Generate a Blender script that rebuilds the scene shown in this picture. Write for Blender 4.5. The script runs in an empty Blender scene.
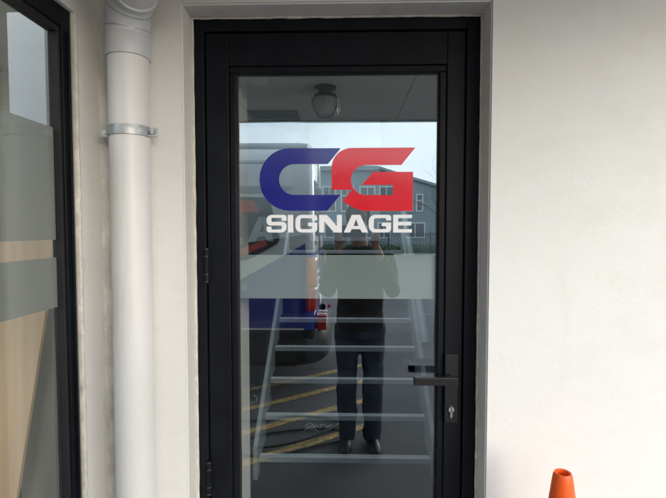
import bpy, bmesh, math, random
from mathutils import Vector, Matrix, noise as mnoise
R = math.radians
random.seed(7)
sc = bpy.context.scene
COL = sc.collection

# ------------------------------------------------------------------ camera
cam_d = bpy.data.cameras.new('camera'); cam = bpy.data.objects.new('camera', cam_d); COL.objects.link(cam)
CAM = Vector((0, -1.53, 1.65))
cam.location = CAM
cam.rotation_euler = (R(90 - 2.49), 0, R(1.49))
cam_d.sensor_width = 36; cam_d.lens = 460 / 666 * 36
cam_d.clip_start = 0.004; cam_d.clip_end = 3000
sc.camera = cam

# ------------------------------------------------------------------ sky and sun
SUN_EL, SUN_AZ = 13.0, 34.0          # azimuth to the right of straight behind the camera
world = bpy.data.worlds.new('World'); sc.world = world; world.use_nodes = True
wn = world.node_tree.nodes; wl = world.node_tree.links; wn.clear()
w_out = wn.new('ShaderNodeOutputWorld'); w_bg = wn.new('ShaderNodeBackground')
w_sky = wn.new('ShaderNodeTexSky'); w_sky.sky_type = 'NISHITA'; w_sky.sun_disc = False
w_sky.sun_elevation = R(SUN_EL); w_sky.sun_rotation = R(180 - SUN_AZ)
w_sky.air_density = 1.0; w_sky.dust_density = 1.5
w_tc = wn.new('ShaderNodeTexCoord'); w_map = wn.new('ShaderNodeMapping')
w_map.inputs['Scale'].default_value = (1.0, 1.0, 3.6)
w_noise = wn.new('ShaderNodeTexNoise'); w_noise.inputs['Scale'].default_value = 2.6
w_noise.inputs['Detail'].default_value = 6; w_noise.inputs['Roughness'].default_value = 0.56
w_ramp = wn.new('ShaderNodeValToRGB')
w_ramp.color_ramp.elements[0].position = 0.36; w_ramp.color_ramp.elements[0].color = (0.25, 0.25, 0.25, 1)
w_ramp.color_ramp.elements[1].position = 0.60; w_ramp.color_ramp.elements[1].color = (0.95, 0.95, 0.95, 1)
w_mix = wn.new('ShaderNodeMix'); w_mix.data_type = 'RGBA'
w_mix.inputs['B'].default_value = (8.7, 9.8, 11.0, 1)
wl.new(w_tc.outputs['Generated'], w_map.inputs['Vector']); wl.new(w_map.outputs['Vector'], w_noise.inputs['Vector'])
wl.new(w_noise.outputs['Fac'], w_ramp.inputs['Fac']); wl.new(w_ramp.outputs['Color'], w_mix.inputs['Factor'])
wl.new(w_sky.outputs['Color'], w_mix.inputs['A']); wl.new(w_mix.outputs['Result'], w_bg.inputs['Color'])
w_bg.inputs['Strength'].default_value = 0.15
wl.new(w_bg.outputs['Background'], w_out.inputs['Surface'])

sun_d = bpy.data.lights.new('sun', 'SUN'); sun_d.energy = 0.72; sun_d.angle = R(24); sun_d.color = (1.0, 0.94, 0.86)
sun = bpy.data.objects.new('sun', sun_d); COL.objects.link(sun)
sdir = Vector((math.sin(R(SUN_AZ)) * math.cos(R(SUN_EL)), -math.cos(R(SUN_AZ)) * math.cos(R(SUN_EL)), math.sin(R(SUN_EL))))
sun.rotation_euler = sdir.to_track_quat('Z', 'Y').to_euler()
sun.location = sdir * 40

sc.view_settings.view_transform = 'Standard'; sc.view_settings.look = 'None'
sc.view_settings.gamma = 1.0; sc.view_settings.use_curve_mapping = False
sc.view_settings.exposure = 1.02
sc.render.engine = 'CYCLES'
sc.cycles.max_bounces = 7; sc.cycles.diffuse_bounces = 3; sc.cycles.glossy_bounces = 3
sc.cycles.transparent_max_bounces = 16; sc.cycles.transmission_bounces = 6
sc.cycles.caustics_reflective = False; sc.cycles.caustics_refractive = False
sc.cycles.use_denoising = True

# ------------------------------------------------------------------ materials
class NT:
    def __init__(s, name):
        s.m = bpy.data.materials.new(name); s.m.use_nodes = True
        s.n = s.m.node_tree.nodes; s.l = s.m.node_tree.links
        s.b = s.n['Principled BSDF']; s.out = s.n['Material Output']
    def new(s, t, **kw):
        x = s.n.new(t)
        for k, v in kw.items(): setattr(x, k, v)
        return x
    def pos(s, scale=(1, 1, 1)):
        g = s.new('ShaderNodeNewGeometry'); mp = s.new('ShaderNodeMapping'); mp.inputs['Scale'].default_value = scale
        s.l.new(g.outputs['Position'], mp.inputs['Vector']); return mp.outputs['Vector']
    def objc(s, scale=(1, 1, 1)):
        g = s.new('ShaderNodeTexCoord'); mp = s.new('ShaderNodeMapping'); mp.inputs['Scale'].default_value = scale
        s.l.new(g.outputs['Object'], mp.inputs['Vector']); return mp.outputs['Vector']
    def noise(s, vec, scale, detail=5, rough=0.55):
        t = s.new('ShaderNodeTexNoise'); t.inputs['Scale'].default_value = scale
        t.inputs['Detail'].default_value = detail; t.inputs['Roughness'].default_value = rough
        s.l.new(vec, t.inputs['Vector']); return t.outputs['Fac']
    def ramp(s, fac, p0, c0, p1, c1):
        r = s.new('ShaderNodeValToRGB'); e = r.color_ramp.elements
        e[0].position = p0; e[0].color = (*c0, 1) if len(c0) == 3 else c0
        e[1].position = p1; e[1].color = (*c1, 1) if len(c1) == 3 else c1
        s.l.new(fac, r.inputs['Fac']); return r.outputs['Color']
    def mix(s, fac, a, b, mode='MIX'):
        x = s.new('ShaderNodeMix'); x.data_type = 'RGBA'; x.blend_type = mode
        for sock, v in (('Factor', fac), ('A', a), ('B', b)):
            if isinstance(v, (int, float)): x.inputs[sock].default_value = v
            elif isinstance(v, tuple): x.inputs[sock].default_value = (*v, 1)
            else: s.l.new(v, x.inputs[sock])
        return x.outputs['Result']
    def math(s, op, a, b=None):
        x = s.new('ShaderNodeMath', operation=op)
        for i, v in enumerate((a, b)):
            if v is None: continue
            if isinstance(v, (int, float)): x.inputs[i].default_value = v
            else: s.l.new(v, x.inputs[i])
        return x.outputs[0]
    def bump(s, h, strength, dist, prev=None):
        b = s.new('ShaderNodeBump'); b.inputs['Strength'].default_value = strength; b.inputs['Distance'].default_value = dist
        s.l.new(h, b.inputs['Height'])
        if prev is not None: s.l.new(prev, b.inputs['Normal'])
        return b.outputs['Normal']
    def setc(s, c):
        if isinstance(c, tuple): s.b.inputs['Base Color'].default_value = (*c, 1)
        else: s.l.new(c, s.b.inputs['Base Color'])
    def setv(s, k, v):
        if isinstance(v, (int, float)): s.b.inputs[k].default_value = v
        else: s.l.new(v, s.b.inputs[k])

def simple(name, col, rough=0.5, metal=0.0, var=0.12, nscale=18.0, bump=0.0, bscale=200.0, spec=0.5, coat=0.0):
    t = NT(name); p = t.pos()
    n = t.noise(p, nscale, 5)
    dark = tuple(c * (1 - var) for c in col); lite = tuple(min(1, c * (1 + var)) for c in col)
    t.setc(t.ramp(n, 0.3, dark, 0.7, lite))
    t.setv('Roughness', t.math('ADD', rough - 0.06, t.math('MULTIPLY', t.noise(p, nscale * 2.3, 3), 0.12)))
    t.setv('Metallic', metal); t.setv('Specular IOR Level', spec)
    if coat: t.setv('Coat Weight', coat); t.setv('Coat Roughness', 0.05)
    if bump: t.l.new(t.bump(t.noise(p, bscale, 4), bump, 0.002), t.b.inputs['Normal'])
    return t.m

M = {}
def mat_wall():
    t = NT('painted_render'); p = t.pos()
    base = t.ramp(t.noise(p, 1.7, 6, 0.6), 0.3, (0.775, 0.768, 0.738), 0.72, (0.83, 0.825, 0.80))
    ps = t.pos((1.0, 1.0, 0.16))
    streak = t.ramp(t.noise(ps, 7.0, 7, 0.62), 0.56, (0, 0, 0), 0.86, (1, 1, 1))
    base = t.mix(t.math('MULTIPLY', streak, 0.32), base, (0.60, 0.55, 0.47))
    v = t.new('ShaderNodeTexVoronoi'); v.inputs['Scale'].default_value = 11.0; t.l.new(p, v.inputs['Vector'])
    spot = t.ramp(v.outputs['Distance'], 0.018, (1, 1, 1), 0.034, (0, 0, 0))
    gate = t.ramp(t.noise(p, 9.0, 3), 0.56, (0, 0, 0), 0.60, (1, 1, 1))
    base = t.mix(t.math('MULTIPLY', t.math('MULTIPLY', spot, gate), 0.55), base, (0.30, 0.27, 0.23))
    dv = t.new('ShaderNodeVectorMath', operation='ADD'); nz = t.new('ShaderNodeTexNoise'); nz.inputs['Scale'].default_value = 5.0; nz.inputs['Detail'].default_value = 5
    t.l.new(p, nz.inputs['Vector']); ns_ = t.new('ShaderNodeVectorMath', operation='SCALE'); ns_.inputs['Scale'].default_value = .35
    t.l.new(nz.outputs['Color'], ns_.inputs[0]); t.l.new(p, dv.inputs[0]); t.l.new(ns_.outputs[0], dv.inputs[1])
    ve = t.new('ShaderNodeTexVoronoi'); ve.feature = 'DISTANCE_TO_EDGE'; ve.inputs['Scale'].default_value = 1.5; t.l.new(dv.outputs[0], ve.inputs['Vector'])
    crack = t.ramp(ve.outputs['Distance'], .0012, (1, 1, 1), .0035, (0, 0, 0)); cg = t.ramp(t.noise(p, 2.1, 4), .54, (0, 0, 0), .62, (1, 1, 1))
    base = t.mix(t.math('MULTIPLY', t.math('MULTIPLY', crack, cg), .20), base, (.42, .39, .34))
    patch = t.ramp(t.noise(t.pos((1, 1, 1.8)), 4.5, 8, .7), .50, (0, 0, 0), .72, (1, 1, 1))
    base = t.mix(t.math('MULTIPLY', patch, .35), base, (.70, .68, .62))
    t.setc(base); t.setv('Roughness', 0.62); t.setv('Specular IOR Level', 0.3)
    n1 = t.bump(t.noise(p, 3.2, 3), 0.25, 0.012)
    n2 = t.bump(t.noise(p, 95.0, 5, 0.6), 0.22, 0.0022, n1)
    t.l.new(n2, t.b.inputs['Normal']); return t.m
M['wall'] = mat_wall()
def mat_reveal():
    t = NT('stained_reveal_paint'); p = t.pos((1, 1, 0.5))
    base = t.ramp(t.noise(p, 6, 7, 0.65), 0.3, (0.74, 0.72, 0.67), 0.7, (0.82, 0.81, 0.77))
    rust = t.ramp(t.noise(t.pos((1, 1, 0.7)), 13.0, 6, 0.7), 0.57, (0, 0, 0), 0.74, (1, 1, 1))
    base = t.mix(t.math('MULTIPLY', rust, 0.38), base, (0.36, 0.26, 0.16))
    t.setc(base); t.setv('Roughness', 0.7)
    t.l.new(t.bump(t.noise(t.pos(), 60, 5), 0.4, 0.003), t.b.inputs['Normal']); return t.m
M['reveal'] = mat_reveal()
def mat_mortar():
    t = NT('bare_corner_mortar'); p = t.pos((1, 1, 0.45))
    c = t.ramp(t.noise(p, 26, 7, 0.65), 0.33, (0.50, 0.47, 0.42), 0.62, (0.70, 0.68, 0.63))
    t.setc(c); t.setv('Roughness', 0.85)
    t.l.new(t.bump(t.noise(t.pos(), 70, 6, 0.65), 0.6, 0.006), t.b.inputs['Normal']); return t.m
M['mortar'] = mat_mortar()
M['caulk'] = simple('caulk', (0.62, 0.58, 0.51), 0.6, var=0.18, nscale=30, bump=0.5, bscale=80)
M['frame'] = simple('black_powder_coat', (0.0070, 0.0082, 0.0115), 0.46, spec=0.14, var=0.25, nscale=9, bump=0.12, bscale=900)
M['gasket'] = simple('black_gasket', (0.008, 0.008, 0.009), 0.75, var=0.2)
M['handle'] = simple('satin_black_metal', (0.02, 0.02, 0.022), 0.33, metal=0.3, var=0.2, nscale=40)
M['chrome'] = simple('nickel', (0.72, 0.70, 0.66), 0.26, metal=1.0, var=0.1)
M['keyhole'] = simple('keyhole_dark', (0.01, 0.01, 0.01), 0.6)
M['galv'] = simple('galvanised_steel', (0.46, 0.48, 0.48), 0.52, metal=0.85, var=0.28, nscale=55)
M['pvc'] = simple('white_pvc', (0.76, 0.74, 0.72), 0.36, var=0.04, nscale=4, bump=0.08, bscale=30)
def mat_pvc():
    t = NT('weathered_pvc'); c = t.ramp(t.noise(t.pos(), 4, 4), .3, (.745, .735, .715), .7, (.79, .78, .765))
    st = t.ramp(t.noise(t.pos((1, 1, .05)), 38, 6, .65), .55, (0, 0, 0), .80, (1, 1, 1))
    c = t.mix(t.math('MULTIPLY', st, .30), c, (.50, .46, .38))
    sc_ = t.ramp(t.noise(t.pos((1, 1, .6)), 70, 6, .7), .66, (0, 0, 0), .72, (1, 1, 1))
    c = t.mix(t.math('MULTIPLY', sc_, .35), c, (.45, .43, .40))
    t.setc(c); t.setv('Roughness', .42)
    t.l.new(t.bump(t.noise(t.pos(), 22, 4), .12, .004), t.b.inputs['Normal']); return t.m
M['pvc'] = mat_pvc()
M['pvc_grey'] = simple('grey_white_pvc', (0.60, 0.61, 0.63), 0.40, var=0.06, nscale=9)
M['white'] = simple('white_paint', (0.78, 0.78, 0.76), 0.5, var=0.04, nscale=5)
M['cabgrey'] = simple('cabinet_paint', (0.50, 0.51, 0.51), 0.5, var=0.04, nscale=5)
M['soffit'] = simple('soffit_paint', (0.62, 0.61, 0.58), 0.7, var=0.10, nscale=3)
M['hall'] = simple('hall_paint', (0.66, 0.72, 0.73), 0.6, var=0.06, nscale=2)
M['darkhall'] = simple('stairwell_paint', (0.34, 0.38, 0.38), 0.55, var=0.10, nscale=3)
M['dado'] = simple('dark_dado_paint', (0.045, 0.05, 0.052), 0.6, var=0.15, nscale=3)
M['ceil'] = simple('lobby_ceiling_paint', (0.50, 0.50, 0.48), 0.7, var=0.08, nscale=3)
M['carpet'] = simple('charcoal_carpet', (0.013, 0.013, 0.0145), 0.95, var=0.45, nscale=260, bump=0.9, bscale=420, spec=0.1)
M['nosing'] = simple('aluminium_nosing', (0.90, 0.93, 0.93), 0.40, metal=0.0, var=0.10, nscale=22)
M['stringer'] = simple('stringer_paint', (0.68, 0.73, 0.72), 0.45, var=0.12, nscale=9)
M['film'] = None
def mat_glass(name, r0, tint, wav=0.5, wscale=2.2):
    t = NT(name); t.n.remove(t.b)
    lw = t.new('ShaderNodeLayerWeight'); lw.inputs['Blend'].default_value = 0.5
    f5 = t.math('POWER', lw.outputs['Facing'], 5.0)
    fac = t.math('ADD', r0, t.math('MULTIPLY', f5, 1 - r0))
    tr = t.new('ShaderNodeBsdfTransparent'); tr.inputs['Color'].default_value = (*tint, 1)
    gl = t.new('ShaderNodeBsdfGlossy'); gl.inputs['Roughness'].default_value = 0.0
    gl.inputs['Color'].default_value = (0.93, 0.98, 1.0, 1)
    p = t.pos((1, 1, 1))
    n = t.bump(t.noise(p, wscale, 2, 0.4), wav, 0.0006)
    t.l.new(n, gl.inputs['Normal'])
    mx = t.new('ShaderNodeMixShader'); t.l.new(fac, mx.inputs[0]); t.l.new(tr.outputs[0], mx.inputs[1]); t.l.new(gl.outputs[0], mx.inputs[2])
    df = t.new('ShaderNodeBsdfDiffuse'); df.inputs['Color'].default_value = (.62, .64, .62, 1)
    du = t.math('MULTIPLY', t.ramp(t.noise(t.pos((1, 1, .55)), 9, 8, .72), .42, (0, 0, 0), .82, (1, 1, 1)), .003)
    sm = t.math('MULTIPLY', t.ramp(t.noise(t.pos((1, 1, 1)), 150, 3, .6), .68, (0, 0, 0), .76, (1, 1, 1)), .015)
    m2 = t.new('ShaderNodeMixShader'); t.l.new(t.math('ADD', du, sm), m2.inputs[0]); t.l.new(mx.outputs[0], m2.inputs[1]); t.l.new(df.outputs[0], m2.inputs[2])
    t.l.new(m2.outputs[0], t.out.inputs['Surface']); return t.m
M['glass'] = mat_glass('coated_door_glass', 0.175, (0.97, 0.99, 0.985), 0.8)
M['sideglass'] = mat_glass('shop_window_glass', 0.035, (0.985, 0.985, 0.975), 0.3)
M['vanglass'] = simple('van_glass', (0.010, 0.013, 0.015), 0.05, var=0.1, spec=0.8)
M['farglass'] = simple('far_window_glass', (0.06, 0.08, 0.10), 0.10, var=0.3, nscale=1.5, spec=0.8)
def mat_film(name, col, see):
    t = NT(name); t.n.remove(t.b); p = t.pos()
    c = t.ramp(t.noise(p, 5, 5), 0.3, tuple(x * 0.95 for x in col), 0.7, col)
    d = t.new('ShaderNodeBsdfDiffuse'); t.l.new(c, d.inputs['Color'])
    tl = t.new('ShaderNodeBsdfTranslucent'); t.l.new(c, tl.inputs['Color'])
    tr = t.new('ShaderNodeBsdfTransparent')
    a = t.new('ShaderNodeMixShader'); a.inputs[0].default_value = 0.42
    t.l.new(d.outputs[0], a.inputs[1]); t.l.new(tl.outputs[0], a.inputs[2])
    b = t.new('ShaderNodeMixShader'); b.inputs[0].default_value = see
    t.l.new(a.outputs[0], b.inputs[1]); t.l.new(tr.outputs[0], b.inputs[2])
    t.l.new(b.outputs[0], t.out.inputs['Surface']); return t.m
M['film'] = mat_film('frosted_film', (0.64, 0.715, 0.705), 0.05)
M['sidefilm'] = mat_film('window_frosted_film', (0.40, 0.43, 0.40), 0.20)
M['blue'] = simple('blue_vinyl', (0.012, 0.013, 0.23), 0.12, spec=0.5, var=0.03)
M['red'] = simple('red_vinyl', (0.78, 0.018, 0.032), 0.12, spec=0.5, var=0.03)
M['vinyl_white'] = simple('white_vinyl', (0.93, 0.94, 0.95), 0.12, spec=0.5, var=0.02)
M['scuff'] = simple('pale_scuff', (0.60, 0.64, 0.63), 0.6, var=0.1)
def mat_cone():
    t = NT('cone_orange'); p = t.objc()
    c = t.ramp(t.noise(p, 9, 6), 0.3, (0.90, 0.095, 0.006), 0.75, (0.96, 0.135, 0.010))
    dirt = t.ramp(t.noise(p, 34, 6, 0.7), 0.63, (0, 0, 0), 0.75, (1, 1, 1))
    t.setc(t.mix(t.math('MULTIPLY', dirt, 0.65), c, (0.25, 0.06, 0.02))); t.setv('Roughness', 0.45)
    t.l.new(t.bump(t.noise(p, 45, 4), 0.25, 0.003), t.b.inputs['Normal']); return t.m
M['cone'] = mat_cone()
M['rubber'] = simple('black_rubber', (0.02, 0.02, 0.02), 0.8, var=0.3)
def mat_asphalt():
    t = NT('asphalt'); p = t.pos()
    c = t.ramp(t.noise(p, 160, 4, 0.7), 0.3, (0.070, 0.072, 0.075), 0.75, (0.155, 0.158, 0.162))
    big = t.ramp(t.noise(p, 0.6, 6, 0.6), 0.35, (0.75, 0.75, 0.75), 0.7, (1.15, 1.15, 1.15))
    t.setc(t.mix(1.0, c, big, 'MULTIPLY')); t.setv('Roughness', 0.82)
    t.l.new(t.bump(t.noise(p, 190, 4, 0.7), 0.7, 0.006), t.b.inputs['Normal']); return t.m
M['asphalt'] = mat_asphalt()
def mat_yellow():
    t = NT('worn_yellow_paint'); p = t.pos()
    wear = t.ramp(t.noise(p, 24, 7, 0.7), 0.42, (0, 0, 0), 0.60, (1, 1, 1))
    t.setc(t.mix(wear, (0.66, 0.42, 0.11), (0.22, 0.19, 0.13))); t.setv('Roughness', 0.7)
    t.l.new(t.bump(t.noise(p, 190, 4, 0.7), 0.5, 0.004), t.b.inputs['Normal']); return t.m
M['yellow'] = mat_yellow()
M['concrete'] = simple('concrete', (0.42, 0.41, 0.385), 0.85, var=0.2, nscale=6, bump=0.4, bscale=80)
M['grass'] = simple('verge_grass', (0.055, 0.095, 0.028), 0.9, var=0.5, nscale=30)
M['leaf'] = simple('hedge_leaf', (0.065, 0.12, 0.035), 0.6, var=0.5, nscale=8)
M['bark'] = simple('bark', (0.11, 0.09, 0.075), 0.9, var=0.3, nscale=30)
M['fence'] = simple('dark_fence_steel', (0.03, 0.035, 0.04), 0.5, var=0.2)
M['farwall'] = simple('blue_grey_cladding', (0.27, 0.34, 0.37), 0.7, var=0.10, nscale=0.7)
M['farroof'] = simple('grey_roof_sheet', (0.25, 0.31, 0.34), 0.45, var=0.12, nscale=0.9)
M['ply'] = None
def mat_wood(name, a, b, sc_):
    t = NT(name); p = t.pos(sc_)
    n = t.noise(p, 3.0, 6, 0.6)
    w = t.new('ShaderNodeTexWave'); w.inputs['Scale'].default_value = 1.6; w.inputs['Distortion'].default_value = 5
    w.inputs['Detail'].default_value = 3; t.l.new(p, w.inputs['Vector'])
    f = t.math('ADD', t.math('MULTIPLY', n, 0.6), t.math('MULTIPLY', w.outputs['Fac'], 0.35))
    t.setc(t.ramp(f, 0.2, a, 0.8, b)); t.setv('Roughness', 0.55); return t.m
M['ply'] = mat_wood('plywood', (0.60, 0.44, 0.28), (0.68, 0.52, 0.35), (3.5, 3.5, 0.25))
M['roomwall'] = simple('pale_green_paint', (0.80, 0.82, 0.72), 0.6, var=0.05, nscale=2)
M['roombeige'] = simple('beige_paint', (0.55, 0.50, 0.42), 0.6, var=0.05, nscale=2)
M['winback'] = simple('grey_window_liner', (0.13, 0.145, 0.15), 0.5, var=0.1)
M['skin'] = simple('skin', (0.31, 0.175, 0.12), 0.5, var=0.08, nscale=14)
M['hair'] = simple('dark_hair', (0.022, 0.016, 0.012), 0.6, var=0.4, nscale=60, bump=0.6, bscale=160)
M['tee'] = simple('black_shirt', (0.012, 0.012, 0.014), 0.85, var=0.3, nscale=12, bump=0.5, bscale=14)
M['jeans'] = simple('dark_denim', (0.026, 0.042, 0.070), 0.85, var=0.5, nscale=9, bump=1.0, bscale=16)
M['shoe'] = simple('black_shoe', (0.014, 0.014, 0.015), 0.5, var=0.3)
M['sole'] = simple('grey_sole', (0.10, 0.10, 0.10), 0.8, var=0.2)
M['phone'] = simple('dark_phone', (0.015, 0.016, 0.02), 0.2, var=0.1)
M['lens'] = simple('lens_glass', (0.01, 0.01, 0.02), 0.05, var=0.1)
M['hose'] = simple('dark_green_hose', (0.010, 0.022, 0.016), 0.45, var=0.3)
M['vanwhite'] = simple('van_white_paint', (0.66, 0.68, 0.68), 0.22, var=0.03, nscale=1.5, coat=0.6)
M['vandark'] = simple('van_black_plastic', (0.018, 0.018, 0.020), 0.34, var=0.2)
M['vanblue'] = simple('van_blue_wrap', (0.016, 0.020, 0.22), 0.22, var=0.05, nscale=2, coat=0.6)
M['vanred'] = simple('van_red_wrap', (0.50, 0.055, 0.035), 0.25, var=0.06, nscale=2, coat=0.5)
M['vangrey'] = simple('van_grey_wrap', (0.34, 0.39, 0.41), 0.25, var=0.06, nscale=2, coat=0.5)
M['taillight'] = simple('red_lens', (0.55, 0.012, 0.012), 0.12, var=0.15, nscale=60, spec=0.8)
M['amber'] = simple('amber_lens', (0.75, 0.20, 0.03), 0.12, var=0.15, nscale=60, spec=0.8)
M['alloy'] = simple('wheel_alloy', (0.45, 0.46, 0.47), 0.3, metal=0.9, var=0.1)
M['plate'] = simple('number_plate_white', (0.75, 0.75, 0.72), 0.4, var=0.05)
M['lampglass'] = None
def mat_lamp():
    t = NT('prismatic_lamp_glass'); t.setc((0.80, 0.86, 0.88)); t.setv('Roughness', 0.12); t.setv('Transmission Weight', 0.35); t.setv('IOR', 1.45)
    w = t.new('ShaderNodeTexWave'); w.inputs['Scale'].default_value = 22; t.l.new(t.pos(), w.inputs['Vector'])
    t.l.new(t.bump(w.outputs['Fac'], 0.5, 0.004), t.b.inputs['Normal']); return t.m
M['lampglass'] = mat_lamp()

# ------------------------------------------------------------------ mesh helpers
def link(name, me, mat, parent=None):
    o = bpy.data.objects.new(name, me); COL.objects.link(o)
    if mat is not None and not me.materials: me.materials.append(mat)
    if parent is not None: o.parent = parent
    return o
def from_bm(name, bm, mat, parent=None, smooth=False):
    bmesh.ops.recalc_face_normals(bm, faces=bm.faces)
    me = bpy.data.meshes.new(name); bm.to_mesh(me); bm.free()
    if smooth:
        for p in me.polygons: p.use_smooth = True
        try: me.set_sharp_from_angle(angle=R(38))
        except Exception: pass
    return link(name, me, mat, parent)
def bx(bm, x0, x1, y0, y1, z0, z1, bev=0.0, seg=2):
    r = bmesh.ops.create_cube(bm, size=1.0); vs = r['verts']
    for v in vs:
        v.co = Vector((x0 + (v.co.x + .5) * (x1 - x0), y0 + (v.co.y + .5) * (y1 - y0), z0 + (v.co.z + .5) * (z1 - z0)))
    if bev > 0:
        es = list({e for v in vs for e in v.link_edges})
        bmesh.ops.bevel(bm, geom=es, offset=bev, segments=seg, affect='EDGES', profile=0.5)
def box(name, x0, x1, y0, y1, z0, z1, mat, parent=None, bev=0.0):
    bm = bmesh.new(); bx(bm, x0, x1, y0, y1, z0, z1, bev); return from_bm(name, bm, mat, parent)
def boxes(name, lst, mat, parent=None, bev=0.0):
    bm = bmesh.new()
    for b in lst: bx(bm, *b, bev=bev)
    return from_bm(name, bm, mat, parent)
def tube_bm(bm, pts, radii, seg=16, cap=True, squash=None):
    pts = [Vector(p) for p in pts]; n = len(pts)
    if not hasattr(radii, '__len__'): radii = [radii] * n
    ref = None; rings = []
    for i, p in enumerate(pts):
        d = (pts[min(i + 1, n - 1)] - pts[max(i - 1, 0)]).normalized()
        if ref is None: ref = d.orthogonal().normalized()
        ref = (ref - d * ref.dot(d)).normalized(); bn = d.cross(ref)
        ring = []
        for k in range(seg):
            a = 2 * math.pi * k / seg
            ring.append(bm.verts.new(p + (ref * math.cos(a) + bn * math.sin(a)) * radii[i]))
        rings.append(ring)
    for a, b in zip(rings, rings[1:]):
        for k in range(seg): bm.faces.new((a[k], a[(k + 1) % seg], b[(k + 1) % seg], b[k]))
    if cap:
        bm.faces.new(rings[0][::-1]); bm.faces.new(rings[-1])
def tube(name, pts, radii, mat, parent=None, seg=16, smooth=True):
    bm = bmesh.new(); tube_bm(bm, pts, radii, seg); return from_bm(name, bm, mat, parent, smooth)
def lathe(name, prof, mat, parent=None, seg=40, loc=(0, 0, 0), axis='Z'):
    bm = bmesh.new(); rings = []
    for r, h in prof:
        ring = []
        for k in range(seg):
            a = 2 * math.pi * k / seg
            c, s = r * math.cos(a), r * math.sin(a)
            v = (c, s, h) if axis == 'Z' else ((h, c, s) if axis == 'X' else (c, h, s))
            ring.append(bm.verts.new(Vector(v) + Vector(loc)))
        rings.append(ring)
    for a, b in zip(rings, rings[1:]):
        for k in range(seg): bm.faces.new((a[k], a[(k + 1) % seg], b[(k + 1) % seg], b[k]))
    bm.faces.new(rings[0][::-1]); bm.faces.new(rings[-1])
    return from_bm(name, bm, mat, parent, True)
def round_poly(pts):
    """pts: (x, z) or (x, z, radius) -> list with the corners rounded"""
    out = []; n = len(pts)
    for i, p in enumerate(pts):
        r = p[2] if len(p) > 2 else 0
        P = Vector(p[:2])
        if r <= 0: out.append(P); continue
        A = Vector(pts[i - 1][:2]) - P; B = Vector(pts[(i + 1) % n][:2]) - P
        ra = min(r, A.length * 0.499, B.length * 0.499)
        a = P + A.normalized() * ra; b = P + B.normalized() * ra
        for k in range(9):
            t = k / 8; w_ = .7071; den = (1 - t) ** 2 + 2 * w_ * t * (1 - t) + t * t; out.append((a * (1 - t) ** 2 + P * 2 * w_ * t * (1 - t) + b * t * t) / den)
    return out
def flat_poly(name, loops, y, thick, mat, parent=None, plane='XZ', rev=False):
    """filled outline(s) (holes allowed), given real thickness, standing in the XZ plane"""
    cu = bpy.data.curves.new('outline', 'CURVE'); cu.dimensions = '2D'; cu.fill_mode = 'BOTH'; cu.extrude = thick / 2
    for lp in loops:
        s = cu.splines.new('POLY'); s.points.add(len(lp) - 1); s.use_cyclic_u = True
        for q, p in zip(s.points, lp): q.co = (p[0], p[1], 0, 1)
    tmp = bpy.data.objects.new('outline', cu); COL.objects.link(tmp)
    dg = bpy.context.evaluated_depsgraph_get(); dg.update()
    me = bpy.data.meshes.new_from_object(tmp.evaluated_get(dg)); me.name = name
    bpy.data.objects.remove(tmp); bpy.data.curves.remove(cu)
    for v in me.vertices:
        x, z, h = v.co
        v.co = (x, y - h, z)
    me.materials.clear(); me.update()
    return link(name, me, mat, parent)
def tag(o, label=None, cat=None, group=None, kind=None):
    if label: o['label'] = label
    if cat: o['category'] = cat
    if group: o['group'] = group
    if kind: o['kind'] = kind
    return o
def thing(name, label, cat, loc=(0, 0, 0), group=None):
    o = bpy.data.objects.new(name, None); COL.objects.link(o); o.location = loc; o.empty_display_size = 0.2
    return tag(o, label, cat, group)

# ================================================================== SETTING
# ground: one asphalt sheet reaching the horizon, yellow hatching painted 4 mm above it
ground = box('ground', -900, 900, -900, 900, -0.3, 0.0, M['asphalt']); tag(ground, kind='structure')
def painted(x0, y0, x1, y1, w):
    d = Vector((x1 - x0, y1 - y0)).normalized(); n = Vector((-d.y, d.x)) * w / 2
    bm = bmesh.new(); vs = []
    for z in (0.0015, 0.004):
        vs.append([bm.verts.new((*(Vector(p) + s * n), z)) for p, s in (((x0, y0), 1), ((x1, y1), 1), ((x1, y1), -1), ((x0, y0), -1))])
    bm.faces.new(vs[1]); bm.faces.new(vs[0][::-1])
    for k in range(4): bm.faces.new((vs[0][k], vs[0][(k + 1) % 4], vs[1][(k + 1) % 4], vs[1][k]))
    return from_bm('painted_line', bm, M['yellow'], ground)
for k in range(0, 4):
    off = -0.565 * k
    painted(-1.62, -0.95 + off, 0.26, -2.32 + off, 0.085)
for k in range(3):
    painted(3.4 + 2.6 * k, -9.5, 3.4 + 2.6 * k, -14.5, 0.10)
path = box('bounce_strip', -0.75, 14, -1.12, -0.12, 0.0, 0.008, M['concrete']); tag(path, kind='structure')  # unseen pale strip added to bounce light up onto wall and soffit
verge = box('verge', -40, 40, -31.0, -26.6, 0.0, 0.12, M['grass']); tag(verge, kind='structure')
kerb = box('kerb', -40, 40, -26.6, -26.45, 0.0, 0.14, M['concrete'], None, 0.015); tag(kerb, kind='structure')

# ------------------------------------------------------------------ the building
building = thing('shop_building', 'cream rendered shop building with a recessed doorway and side wing', 'building')
OX0, OX1, OZ = -0.498, 0.440, 2.333           # door opening
WY = -0.12                                     # front face of the wall
lp = [(-0.75, 0), (OX0, 0), (OX0, OZ), (OX1, OZ), (OX1, 0), (4.6, 0), (4.6, 4.3), (-0.75, 4.3)]
fw = flat_poly('front_wall', [lp], 0, 0.22, M['wall'], building)
for v in fw.data.vertices: v.co.y += WY + 0.11
bv = fw.modifiers.new('b', 'BEVEL'); bv.width = 0.006; bv.segments = 3; bv.limit_method = 'ANGLE'; bv.angle_limit = R(40)
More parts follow.
